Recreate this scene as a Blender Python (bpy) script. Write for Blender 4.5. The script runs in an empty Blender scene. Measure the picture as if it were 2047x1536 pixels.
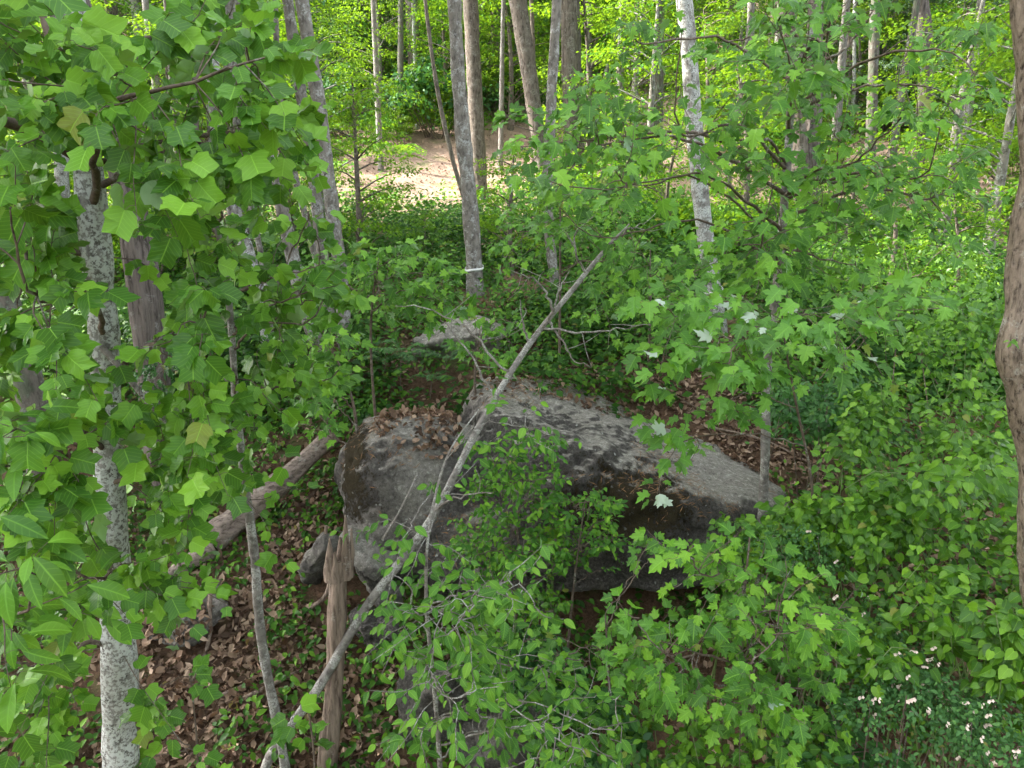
import bpy, math, random
import numpy as np
from mathutils import Vector, Matrix
from mathutils.bvhtree import BVHTree

random.seed(11)
rng = np.random.default_rng(11)
scene = bpy.context.scene
COL = scene.collection

# ------------------------------------------------------------------ camera
CAMZ = 6.0
PITCH = math.radians(14.0)
FPX = 1384.0            # focal length in pixels of the 2047 px wide photograph
cam_data = bpy.data.cameras.new('camera')
cam_data.sensor_width = 36.0
cam_data.lens = FPX / 2047.0 * 36.0
cam_data.clip_start = 0.05
cam_data.clip_end = 600
cam = bpy.data.objects.new('camera', cam_data)
COL.objects.link(cam)
cam.location = (0, 0, CAMZ)
cam.rotation_euler = (math.radians(90) - PITCH, 0, 0)
scene.camera = cam

# ------------------------------------------------------------------ light
SUN_DIR = np.array([-0.74, 0.10, 0.66])
SUN_DIR = SUN_DIR / np.linalg.norm(SUN_DIR)
elev = math.asin(SUN_DIR[2])
azim = math.atan2(SUN_DIR[0], SUN_DIR[1])
world = bpy.data.worlds.new('World')
scene.world = world
world.use_nodes = True
wn = world.node_tree
bg = wn.nodes['Background']
sky = wn.nodes.new('ShaderNodeTexSky')
sky.sky_type = 'NISHITA'
sky.sun_disc = False
sky.sun_elevation = elev
sky.sun_rotation = azim
sky.dust_density = 4.0
sky.ozone_density = 0.6
hsv = wn.nodes.new('ShaderNodeHueSaturation')
hsv.inputs['Saturation'].default_value = 0.28      # sky tint muted to stand in for the camera's white balance
wn.links.new(sky.outputs[0], hsv.inputs['Color'])
wn.links.new(hsv.outputs[0], bg.inputs[0])
bg.inputs[1].default_value = 0.15
sun_data = bpy.data.lights.new('sun', 'SUN')
sun_data.energy = 2.45
sun_data.angle = math.radians(0.5)
sun_data.color = (1.0, 0.93, 0.80)
sun = bpy.data.objects.new('sun', sun_data)
COL.objects.link(sun)
sun.location = (-30, 0, 40)
sun.rotation_euler = Vector(SUN_DIR).to_track_quat('Z', 'Y').to_euler()
scene.view_settings.view_transform = 'Standard'
scene.view_settings.look = 'None'
scene.view_settings.exposure = 2.9
scene.view_settings.gamma = 1.0
scene.view_settings.use_curve_mapping = False
scene.render.engine = 'CYCLES'
scene.cycles.max_bounces = 5
scene.cycles.transmission_bounces = 6
scene.cycles.diffuse_bounces = 2

# ------------------------------------------------------------------ maths helpers
CP, SP = math.cos(PITCH), math.sin(PITCH)


def ray(px, py):
    a = (px - 1023.5) / FPX
    b = -(py - 768.0) / FPX
    return np.array([a, CP + b * SP, -SP + b * CP])


def at(px, py, Y):
    """point at world distance Y seen at a photograph position"""
    r = ray(px, py)
    return np.array([0, 0, CAMZ]) + r * (Y / r[1])


def project(P):
    P = np.atleast_2d(P) - np.array([0, 0, CAMZ])
    d = P[:, 1] * CP - P[:, 2] * SP
    u = P[:, 1] * SP + P[:, 2] * CP
    dd = np.where(d > 0.05, d, 0.05)
    return 1023.5 + FPX * P[:, 0] / dd, 768 - FPX * u / dd, d


def norm(v):
    v = np.asarray(v, float)
    return v / (np.linalg.norm(v, axis=-1, keepdims=True) + 1e-9)


def hash3(i, j, k, seed):
    n = (i * 374761393 + j * 668265263 + k * 2147483647 + seed * 1274126177) & 0xffffffff
    n = ((n ^ (n >> 13)) * 1274126177) & 0xffffffff
    n = n ^ (n >> 16)
    return (n & 0xffff) / 65535.0


def vnoise(P, scale=1.0, seed=0):
    P = np.asarray(P, float) * scale
    I = np.floor(P).astype(np.int64)
    F = P - I
    F = F * F * (3 - 2 * F)
    r = 0
    for a in (0, 1):
        for b in (0, 1):
            for c in (0, 1):
                w = (F[..., 0] if a else 1 - F[..., 0]) * (F[..., 1] if b else 1 - F[..., 1]) * (F[..., 2] if c else 1 - F[..., 2])
                r = r + w * hash3(I[..., 0] + a, I[..., 1] + b, I[..., 2] + c, seed)
    return r * 2 - 1


def fbm(P, scale=1.0, octs=4, seed=0, gain=0.5):
    r, a = 0, 1.0
    for o in range(octs):
        r = r + a * vnoise(P, scale * 2.03 ** o, seed + o * 17)
        a *= gain
    return r


# ------------------------------------------------------------------ terrain
HY = np.array([-60, -10, 0, 3, 5, 6, 7, 9, 11, 14, 17, 20, 24, 28, 36, 50, 80, 120, 170], float)
HZ = np.array([-26, -11, -7.6, -6.4, -5.6, -5.1, -4.65, -3.7, -2.65, -1.65, -0.95, -0.35, 0.6, 1.75, 4.4, 10, 24, 46, 72], float)


def hgt(x, y):
    x = np.asarray(x, float)
    y = np.asarray(y, float)
    z = (np.interp(y - 0.6, HY, HZ) + np.interp(y, HY, HZ) * 2 + np.interp(y + 0.6, HY, HZ)) / 4
    z = z + 1.25 * np.exp(-(((x - 5.4) / 2.0) ** 2 + ((y - 5.4) / 2.2) ** 2))
    z = z - 0.35 * np.exp(-(((x - 0.6) / 1.5) ** 2 + ((y - 6.9) / 0.7) ** 2))
    P = np.stack([x, y, np.zeros_like(x)], -1)
    z = z + 0.10 * fbm(P, 0.6, 3, 5) + np.clip((y - 10) / 20, 0, 1) * 0.45 * fbm(P, 0.16, 3, 9)
    return z + CAMZ


def ground_hit(px, py):
    r = ray(px, py)
    o = np.array([0, 0, CAMZ])
    t = np.linspace(2, 150, 6000)
    P = o + t[:, None] * r
    d = P[:, 2] - hgt(P[:, 0], P[:, 1])
    i = np.argmax(d < 0)
    if d[i] >= 0:
        i = len(t) - 1
    return P[i]


# ------------------------------------------------------------------ mesh helpers
def link(o):
    COL.objects.link(o)
    return o


def tag(o, label=None, cat=None, group=None, kind=None):
    if label:
        o['label'] = label
    if cat:
        o['category'] = cat
    if group:
        o['group'] = group
    if kind:
        o['kind'] = kind
    return o


def mesh_from(name, V, loops, starts, mat, attr=None, smooth=True, cols=None):
    me = bpy.data.meshes.new(name)
    V = np.ascontiguousarray(V, dtype=np.float32)
    loops = np.ascontiguousarray(loops, dtype=np.int32)
    starts = np.ascontiguousarray(starts, dtype=np.int32)
    me.vertices.add(len(V))
    me.vertices.foreach_set('co', V.ravel())
    me.loops.add(len(loops))
    me.loops.foreach_set('vertex_index', loops)
    me.polygons.add(len(starts))
    me.polygons.foreach_set('loop_start', starts)
    if smooth:
        me.polygons.foreach_set('use_smooth', np.ones(len(starts), dtype=bool))
    if attr is not None:
        a = me.attributes.new('luv', 'FLOAT_VECTOR', 'POINT')
        a.data.foreach_set('vector', np.ascontiguousarray(attr, dtype=np.float32).ravel())
    if cols is not None:
        a = me.attributes.new('mask', 'FLOAT_COLOR', 'POINT')
        a.data.foreach_set('color', np.ascontiguousarray(cols, dtype=np.float32).ravel())
    me.update(calc_edges=True)
    if mat:
        me.materials.append(mat)
    return me


class MB:
    """collects tubes and other quad/tri pieces for ONE mesh"""

    def __init__(self):
        self.v, self.l, self.s, self.n, self.nl = [], [], [], 0, 0

    def add(self, V, F):
        V = np.asarray(V, float)
        F = np.asarray(F, int)
        k = F.shape[1]
        self.v.append(V)
        self.l.append((F + self.n).ravel())
        self.s.append(np.arange(len(F)) * k + self.nl)
        self.n += len(V)
        self.nl += F.size

    def tube(self, pts, rad, sides=8, lump=0.0, seed=0, furrow=0.0, nf=9):
        pts = np.asarray(pts, float)
        rad = np.asarray(rad, float)
        k = len(pts)
        T = np.gradient(pts, axis=0)
        T = norm(T)
        ref = np.array([0.31, 0.95, 0.05]) if abs(T[:, 2]).mean() > 0.7 else np.array([0.1, 0.2, 0.97])
        A = norm(np.cross(T, ref))
        B = np.cross(T, A)
        ang = np.linspace(0, 2 * np.pi, sides, endpoint=False)
        ca, sa = np.cos(ang), np.sin(ang)
        D = A[:, None, :] * ca[None, :, None] + B[:, None, :] * sa[None, :, None]
        R = np.repeat(rad[:, None], sides, 1)
        if lump > 0:
            Q = pts[:, None, :] + D * R[..., None]
            R = R * (1 + lump * fbm(Q, 2.2 / max(rad.mean() * 8, 0.25), 3, seed))
        if furrow > 0:
            arc = np.arange(k)[:, None] * np.linalg.norm(np.diff(pts, axis=0), axis=1).mean()
            w = np.sin(ang[None, :] * nf + 2.2 * vnoise(np.stack([arc * 3 + 0 * ca, 2 * ca + 0 * arc, 2 * sa + 0 * arc], -1), 1.0, seed))
            R = R * (1 - furrow * np.clip(w, 0, 1) ** 2)
        V = pts[:, None, :] + D * R[..., None]
        V = V.reshape(-1, 3)
        i = np.arange(k - 1)[:, None] * sides
        j = np.arange(sides)[None, :]
        j2 = (j + 1) % sides
        F = np.stack([i + j, i + j2, i + sides + j2, i + sides + j], -1).reshape(-1, 4)
        self.add(V, F)
        c0 = len(V)
        # caps
        V2 = np.vstack([V[:sides], pts[0]])
        self.add(V2, np.array([[(q + 1) % sides, q, sides] for q in range(sides)]))
        V3 = np.vstack([V[-sides:], pts[-1]])
        self.add(V3, np.array([[q, (q + 1) % sides, sides] for q in range(sides)]))

    def mesh(self, name, mat, smooth=True):
        if not self.v:
            return None
        return mesh_from(name, np.vstack(self.v), np.concatenate(self.l), np.concatenate(self.s), mat, None, smooth)


def obj(name, me, parent=None, loc=None):
    o = bpy.data.objects.new(name, me)
    link(o)
    if parent is not None:
        o.parent = parent
    if loc is not None:
        o.location = loc
    return o


def empty(name, loc):
    o = bpy.data.objects.new(name, None)
    o.empty_display_size = 0.2
    link(o)
    o.location = loc
    return o


def smooth_path(P, n):
    P = np.asarray(P, float)
    if len(P) == 2:
        t = np.linspace(0, 1, n)[:, None]
        return P[0] * (1 - t) + P[1] * t
    d = np.r_[0, np.cumsum(np.linalg.norm(np.diff(P, axis=0), axis=1))]
    t = np.linspace(0, d[-1], n)
    # catmull-rom through points
    M = np.gradient(P, d, axis=0)
    idx = np.clip(np.searchsorted(d, t, side='right') - 1, 0, len(P) - 2)
    h = (d[idx + 1] - d[idx])[:, None]
    s = ((t - d[idx])[:, None]) / h
    return ((2 * s ** 3 - 3 * s ** 2 + 1) * P[idx] + (s ** 3 - 2 * s ** 2 + s) * h * M[idx]
            + (-2 * s ** 3 + 3 * s ** 2) * P[idx + 1] + (s ** 3 - s ** 2) * h * M[idx + 1])


# ------------------------------------------------------------------ materials
def new_mat(name):
    m = bpy.data.materials.new(name)
    m.use_nodes = True
    nt = m.node_tree
    for n in list(nt.nodes):
        nt.nodes.remove(n)
    out = nt.nodes.new('ShaderNodeOutputMaterial')
    return m, nt, out


def N(nt, kind, **kw):
    n = nt.nodes.new(kind)
    for k, v in kw.items():
        setattr(n, k, v)
    return n


def mix(nt, fac, a, b, typ='MIX'):
    n = nt.nodes.new('ShaderNodeMix')
    n.data_type = 'RGBA'
    n.blend_type = typ
    for sock, val in ((n.inputs[0], fac), (n.inputs[6], a), (n.inputs[7], b)):
        if isinstance(val, bpy.types.NodeSocket):
            nt.links.new(val, sock)
        elif isinstance(val, (tuple, list)):
            sock.default_value = (*val[:3], 1)
        else:
            sock.default_value = val
    return n.outputs[2]


def math_n(nt, op, a, b=None, clamp=False):
    n = nt.nodes.new('ShaderNodeMath')
    n.operation = op
    n.use_clamp = clamp
    for s, v in ((n.inputs[0], a), (n.inputs[1], b)):
        if v is None:
            continue
        if isinstance(v, bpy.types.NodeSocket):
            nt.links.new(v, s)
        else:
            s.default_value = v
    return n.outputs[0]


def ramp(nt, fac, stops, interp='LINEAR'):
    n = nt.nodes.new('ShaderNodeValToRGB')
    n.color_ramp.interpolation = interp
    el = n.color_ramp.elements
    while len(el) > 1:
        el.remove(el[-1])
    el[0].position = stops[0][0]
    el[0].color = (*stops[0][1], 1)
    for p, c in stops[1:]:
        e = el.new(p)
        e.color = (*c, 1)
    nt.links.new(fac, n.inputs[0])
    return n.outputs[0]


def noise_n(nt, vec, scale, detail=4, rough=0.55, dist=0.0):
    n = nt.nodes.new('ShaderNodeTexNoise')
    n.inputs['Scale'].default_value = scale
    n.inputs['Detail'].default_value = detail
    n.inputs['Roughness'].default_value = rough
    n.inputs['Distortion'].default_value = dist
    if vec is not None:
        nt.links.new(vec, n.inputs['Vector'])
    return n.outputs[0]


def mapping(nt, scale):
    g = nt.nodes.new('ShaderNodeTexCoord')
    m = nt.nodes.new('ShaderNodeMapping')
    m.inputs['Scale'].default_value = scale
    nt.links.new(g.outputs['Object'], m.inputs[0])
    return m.outputs[0]


def leaf_mat(name, dark, mid, light, back, trans, tw=0.35, rough=0.45, veins=True, spec=0.4, shift=0.0):
    m, nt, out = new_mat(name)
    at_ = N(nt, 'ShaderNodeAttribute', attribute_name='luv')
    sep = nt.nodes.new('ShaderNodeSeparateXYZ')
    nt.links.new(at_.outputs['Vector'], sep.inputs[0])
    oi = nt.nodes.new('ShaderNodeObjectInfo')
    r = math_n(nt, 'FRACT', math_n(nt, 'ADD', sep.outputs[2], oi.outputs['Random']))
    col = ramp(nt, r, [(0, tuple(c * .75 for c in dark)), (0.3, dark), (0.6, mid), (0.85, tuple(.5 * (p_ + q_) for p_, q_ in zip(mid, light))), (1, light)])
    br = math_n(nt, 'GREATER_THAN', math_n(nt, 'FRACT', math_n(nt, 'MULTIPLY', r, 37.7)), 0.992)
    col = mix(nt, math_n(nt, 'MULTIPLY', br, 0.6), col, (0.26, 0.22, 0.05))
    if veins:
        au = math_n(nt, 'ABSOLUTE', sep.outputs[0])
        mid_v = math_n(nt, 'SUBTRACT', 1.0, math_n(nt, 'MULTIPLY', au, 38.0), True)
        sv = math_n(nt, 'SUBTRACT', sep.outputs[1], math_n(nt, 'MULTIPLY', au, 0.75))
        fr = math_n(nt, 'FRACT', math_n(nt, 'MULTIPLY', sv, 7.0))
        side = math_n(nt, 'SUBTRACT', 1.0, math_n(nt, 'MULTIPLY', math_n(nt, 'ABSOLUTE', math_n(nt, 'SUBTRACT', fr, 0.5)), 9.0), True)
        vv = math_n(nt, 'MAXIMUM', mid_v, math_n(nt, 'MULTIPLY', side, 0.45))
        col = mix(nt, math_n(nt, 'MULTIPLY', vv, 0.6), col, tuple(min(1, c * 1.6 + 0.02) for c in light))
    if shift > 0:
        h = nt.nodes.new('ShaderNodeHueSaturation')
        hv = math_n(nt, 'ADD', 0.5 - shift, math_n(nt, 'MULTIPLY', oi.outputs['Random'], 2 * shift))
        nt.links.new(hv, h.inputs['Hue'])
        vv2 = math_n(nt, 'ADD', 0.8, math_n(nt, 'MULTIPLY', oi.outputs['Random'], 0.4))
        nt.links.new(vv2, h.inputs['Value'])
        nt.links.new(col, h.inputs['Color'])
        col = h.outputs[0]
    geo = nt.nodes.new('ShaderNodeNewGeometry')
    colb = mix(nt, geo.outputs['Backfacing'], col, back)
    p = nt.nodes.new('ShaderNodeBsdfPrincipled')
    nt.links.new(colb, p.inputs['Base Color'])
    p.inputs['Roughness'].default_value = rough
    p.inputs['Specular IOR Level'].default_value = spec
    if veins:
        bp = nt.nodes.new('ShaderNodeBump')
        bp.inputs['Strength'].default_value = 0.35
        bp.inputs['Distance'].default_value = 0.004
        nt.links.new(vv, bp.inputs['Height'])
        bp.invert = True
        nt.links.new(bp.outputs[0], p.inputs['Normal'])
    t = nt.nodes.new('ShaderNodeBsdfTranslucent')
    tc = mix(nt, r, tuple(c * 0.8 for c in trans), trans)
    nt.links.new(tc, t.inputs[0])
    ms = nt.nodes.new('ShaderNodeMixShader')
    ms.inputs[0].default_value = tw
    nt.links.new(p.outputs[0], ms.inputs[1])
    nt.links.new(t.outputs[0], ms.inputs[2])
    nt.links.new(ms.outputs[0], out.inputs[0])
    return m


def bark_mat(name, base, dark, lichen, lich_amt=0.5, vscale=(1, 1, 0.25), scale=14, bump=0.6, fine=60, moss=0.0):
    m, nt, out = new_mat(name)
    v = mapping(nt, vscale)
    vo = mapping(nt, (1, 1, 1))
    n1 = noise_n(nt, v, scale, 6, 0.65, 0.4)
    n2 = noise_n(nt, vo, 6.0, 5, 0.7)
    n3 = noise_n(nt, vo, fine, 4, 0.7)
    col = ramp(nt, n1, [(0.34, dark), (0.50, base), (0.75, tuple(min(1, c * 1.45) for c in base))])
    lm = ramp(nt, n2, [(0.62 - 0.25 * lich_amt, (0, 0, 0)), (0.70 - 0.25 * lich_amt, (1, 1, 1))])
    lm2 = ramp(nt, n3, [(0.44, (0, 0, 0)), (0.52, (1, 1, 1))])
    col = mix(nt, math_n(nt, 'MULTIPLY', lm, math_n(nt, 'MULTIPLY', lm2, 0.9)), col, lichen)
    if moss > 0:
        n4 = noise_n(nt, vo, 3.0, 4, 0.6)
        mm = ramp(nt, n4, [(0.60 - 0.2 * moss, (0, 0, 0)), (0.7 - 0.2 * moss, (1, 1, 1))])
        col = mix(nt, math_n(nt, 'MULTIPLY', mm, 0.7), col, (0.10, 0.12, 0.08))
    p = nt.nodes.new('ShaderNodeBsdfPrincipled')
    nt.links.new(col, p.inputs['Base Color'])
    p.inputs['Roughness'].default_value = 0.9
    p.inputs['Specular IOR Level'].default_value = 0.15
    b = nt.nodes.new('ShaderNodeBump')
    b.inputs['Strength'].default_value = bump
    b.inputs['Distance'].default_value = 0.03
    hh = math_n(nt, 'ADD', n1, math_n(nt, 'MULTIPLY', n3, 0.35))
    nt.links.new(hh, b.inputs['Height'])
    nt.links.new(b.outputs[0], p.inputs['Normal'])
    nt.links.new(p.outputs[0], out.inputs[0])
    return m


M = {}
M['tulip'] = leaf_mat('tulip_leaf', (0.050, 0.150, 0.018), (0.105, 0.265, 0.024), (0.23, 0.45, 0.04), (0.17, 0.27, 0.13), (0.22, 0.46, 0.03), 0.26, 0.40, spec=0.3)
M['maple'] = leaf_mat('maple_leaf', (0.042, 0.135, 0.015), (0.088, 0.235, 0.020), (0.18, 0.37, 0.026), (0.34, 0.46, 0.36), (0.17, 0.42, 0.03), 0.25, 0.42, spec=0.28)
M['maple_bright'] = leaf_mat('young_maple_leaf', (0.06, 0.18, 0.025), (0.10, 0.27, 0.03), (0.17, 0.38, 0.035), (0.52, 0.62, 0.52), (0.25, 0.5, 0.04), 0.38, 0.42)
M['ovate'] = leaf_mat('ovate_leaf', (0.046, 0.145, 0.020), (0.092, 0.235, 0.028), (0.18, 0.36, 0.034), (0.14, 0.26, 0.12), (0.18, 0.42, 0.04), 0.26, 0.45, spec=.25)
M['brier'] = leaf_mat('greenbrier_leaf', (0.036, 0.115, 0.010), (0.080, 0.20, 0.014), (0.17, 0.34, 0.02), (0.12, 0.24, 0.07), (0.18, 0.42, 0.02), 0.26, 0.34, spec=0.32)
M['vine'] = leaf_mat('small_vine_leaf', (0.038, 0.13, 0.014), (0.085, 0.23, 0.020), (0.18, 0.37, 0.026), (0.1, 0.2, 0.08), (0.14, 0.36, 0.03), 0.24, 0.45, veins=False, spec=.22)
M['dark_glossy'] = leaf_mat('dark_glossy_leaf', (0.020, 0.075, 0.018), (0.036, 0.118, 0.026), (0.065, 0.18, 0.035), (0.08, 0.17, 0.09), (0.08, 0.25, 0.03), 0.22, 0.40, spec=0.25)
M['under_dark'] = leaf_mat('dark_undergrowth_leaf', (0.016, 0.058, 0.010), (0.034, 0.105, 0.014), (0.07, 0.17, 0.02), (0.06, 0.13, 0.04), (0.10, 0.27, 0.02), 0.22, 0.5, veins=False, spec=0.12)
M['rose'] = leaf_mat('rose_leaf', (0.04, 0.115, 0.035), (0.065, 0.165, 0.05), (0.11, 0.24, 0.06), (0.13, 0.22, 0.12), (0.16, 0.36, 0.04), 0.24, 0.5, veins=False, spec=.2)
M['under'] = leaf_mat('undergrowth_leaf', (0.022, 0.075, 0.010), (0.052, 0.140, 0.015), (0.13, 0.26, 0.022), (0.1, 0.2, 0.06), (0.15, 0.36, 0.02), 0.22, 0.5, veins=False, spec=.15)
M['far'] = leaf_mat('far_leaf', (0.030, 0.10, 0.010), (0.070, 0.185, 0.014), (0.15, 0.30, 0.02), (0.12, 0.23, 0.06), (0.30, 0.52, 0.015), 0.36, 0.5, veins=False, spec=.12, shift=0.025)
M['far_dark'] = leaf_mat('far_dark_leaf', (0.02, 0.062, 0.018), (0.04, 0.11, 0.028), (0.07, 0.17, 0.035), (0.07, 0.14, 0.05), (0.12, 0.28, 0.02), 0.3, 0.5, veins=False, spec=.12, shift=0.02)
M['conifer'] = leaf_mat('conifer_needle', (0.03, 0.075, 0.03), (0.05, 0.11, 0.045), (0.09, 0.17, 0.07), (0.05, 0.11, 0.05), (0.08, 0.18, 0.05), 0.2, 0.6, veins=False, shift=0.01)
M['litter'] = leaf_mat('dead_leaf', (0.070, 0.044, 0.030), (0.20, 0.130, 0.090), (0.44, 0.32, 0.235), (0.30, 0.20, 0.145), (0.25, 0.12, 0.05), 0.12, 0.7, veins=False, spec=0.2)
M['litter_far'] = leaf_mat('sunlit_dead_leaf', (0.13, 0.08, 0.06), (0.29, 0.20, 0.155), (0.42, 0.31, 0.25), (0.32, 0.23, 0.18), (0.3, 0.2, 0.12), 0.1, 0.8, veins=False, spec=0.1)  # pinkish litter again, its colour made paler to imitate sun on the slope

M['bark_white'] = bark_mat('pale_lichen_bark', (0.21, 0.20, 0.19), (0.07, 0.062, 0.058), (0.46, 0.48, 0.47), 0.75, (1, 1, 0.45), 16, 0.7, 45)
M['bark_pale'] = bark_mat('white_lichen_bark', (0.24, 0.23, 0.22), (0.075, 0.068, 0.062), (0.60, 0.62, 0.61), 0.95, (1, 1, 0.45), 16, 0.8, 34)
M['bark_grey'] = bark_mat('grey_spotted_bark', (0.17, 0.155, 0.14), (0.075, 0.067, 0.06), (0.34, 0.345, 0.335), 0.5, (1, 1, 0.5), 14, 0.6, 28)
M['bark_furrow'] = bark_mat('furrowed_brown_bark', (0.135, 0.115, 0.105), (0.035, 0.029, 0.026), (0.22, 0.21, 0.20), 0.25, (1, 1, 0.13), 22, 1.0, 40)
M['bark_dark'] = bark_mat('dark_mossy_bark', (0.13, 0.115, 0.10), (0.045, 0.04, 0.036), (0.25, 0.28, 0.26), 0.45, (1, 1, 0.3), 16, 0.8, 40, 0.6)
M['bark_brown'] = bark_mat('brown_bark', (0.135, 0.112, 0.095), (0.042, 0.035, 0.029), (0.22, 0.20, 0.18), 0.4, (1, 1, 0.3), 16, 1.0, 22)
M['bark_knob'] = bark_mat('ridged_tan_bark', (0.27, 0.215, 0.17), (0.045, 0.034, 0.028), (0.42, 0.40, 0.35), 0.35, (1, 1, 0.25), 42, 1.0, 60)
M['bark_twig'] = bark_mat('twig_bark', (0.13, 0.10, 0.08), (0.06, 0.045, 0.04), (0.28, 0.27, 0.25), 0.3, (1, 1, 1), 20, 0.2, 40)
M['bark_pale_twig'] = bark_mat('pale_twig_bark', (0.19, 0.17, 0.155), (0.09, 0.08, 0.07), (0.40, 0.40, 0.38), 0.55, (1, 1, 1), 30, 0.3, 60)
M['bark_lean'] = bark_mat('grey_smooth_bark', (0.19, 0.175, 0.165), (0.10, 0.09, 0.085), (0.42, 0.42, 0.40), 0.55, (1, 1, 1), 18, 0.3, 70)
M['dead_wood'] = bark_mat('weathered_dead_wood', (0.25, 0.19, 0.155), (0.085, 0.06, 0.048), (0.36, 0.32, 0.28), 0.15, (1, 1, 0.10), 26, 1.0, 60)
M['dead_log'] = bark_mat('weathered_log_wood', (0.25, 0.20, 0.175), (0.09, 0.07, 0.06), (0.36, 0.34, 0.32), 0.15, (0.5, 1, 1), 26, 1.0, 60)


def ground_mat():
    m, nt, out = new_mat('leaf_litter_ground')
    v = mapping(nt, (1, 1, 1))
    n1 = noise_n(nt, v, 28, 6, 0.75, 0.6)
    vor = nt.nodes.new('ShaderNodeTexVoronoi')
    vor.inputs['Scale'].default_value = 16
    nt.links.new(v, vor.inputs['Vector'])
    near = ramp(nt, n1, [(0.3, (0.03, 0.020, 0.014)), (0.5, (0.10, 0.062, 0.042)), (0.72, (0.22, 0.145, 0.10))])
    hs = nt.nodes.new('ShaderNodeSeparateColor')
    nt.links.new(vor.outputs['Color'], hs.inputs[0])
    near = mix(nt, math_n(nt, 'MULTIPLY', hs.outputs[0], 0.5), near, (0.17, 0.10, 0.065))
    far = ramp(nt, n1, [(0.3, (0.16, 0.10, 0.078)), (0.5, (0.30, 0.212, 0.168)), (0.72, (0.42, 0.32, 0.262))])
    # open slope further up: pinkish litter, coloured paler to stand in for sunlight
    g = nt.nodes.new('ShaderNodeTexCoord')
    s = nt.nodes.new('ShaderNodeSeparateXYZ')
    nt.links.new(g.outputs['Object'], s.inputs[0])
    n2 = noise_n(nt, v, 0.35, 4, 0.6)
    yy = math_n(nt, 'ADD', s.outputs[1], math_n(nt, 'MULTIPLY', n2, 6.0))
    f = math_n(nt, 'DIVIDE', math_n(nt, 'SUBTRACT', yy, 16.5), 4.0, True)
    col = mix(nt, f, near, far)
    n3 = noise_n(nt, v, 1.1, 5, 0.65)
    gm = ramp(nt, n3, [(0.52, (0, 0, 0)), (0.66, (1, 1, 1))])
    col = mix(nt, math_n(nt, 'MULTIPLY', gm, 0.55), col, (0.09, 0.14, 0.045))
    p = nt.nodes.new('ShaderNodeBsdfPrincipled')
    nt.links.new(col, p.inputs['Base Color'])
    p.inputs['Roughness'].default_value = 0.95
    p.inputs['Specular IOR Level'].default_value = 0.1
    b = nt.nodes.new('ShaderNodeBump')
    b.inputs['Strength'].default_value = 0.8
    b.inputs['Distance'].default_value = 0.05
    nt.links.new(n1, b.inputs['Height'])
    nt.links.new(b.outputs[0], p.inputs['Normal'])
    nt.links.new(p.outputs[0], out.inputs[0])
    return m


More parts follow.
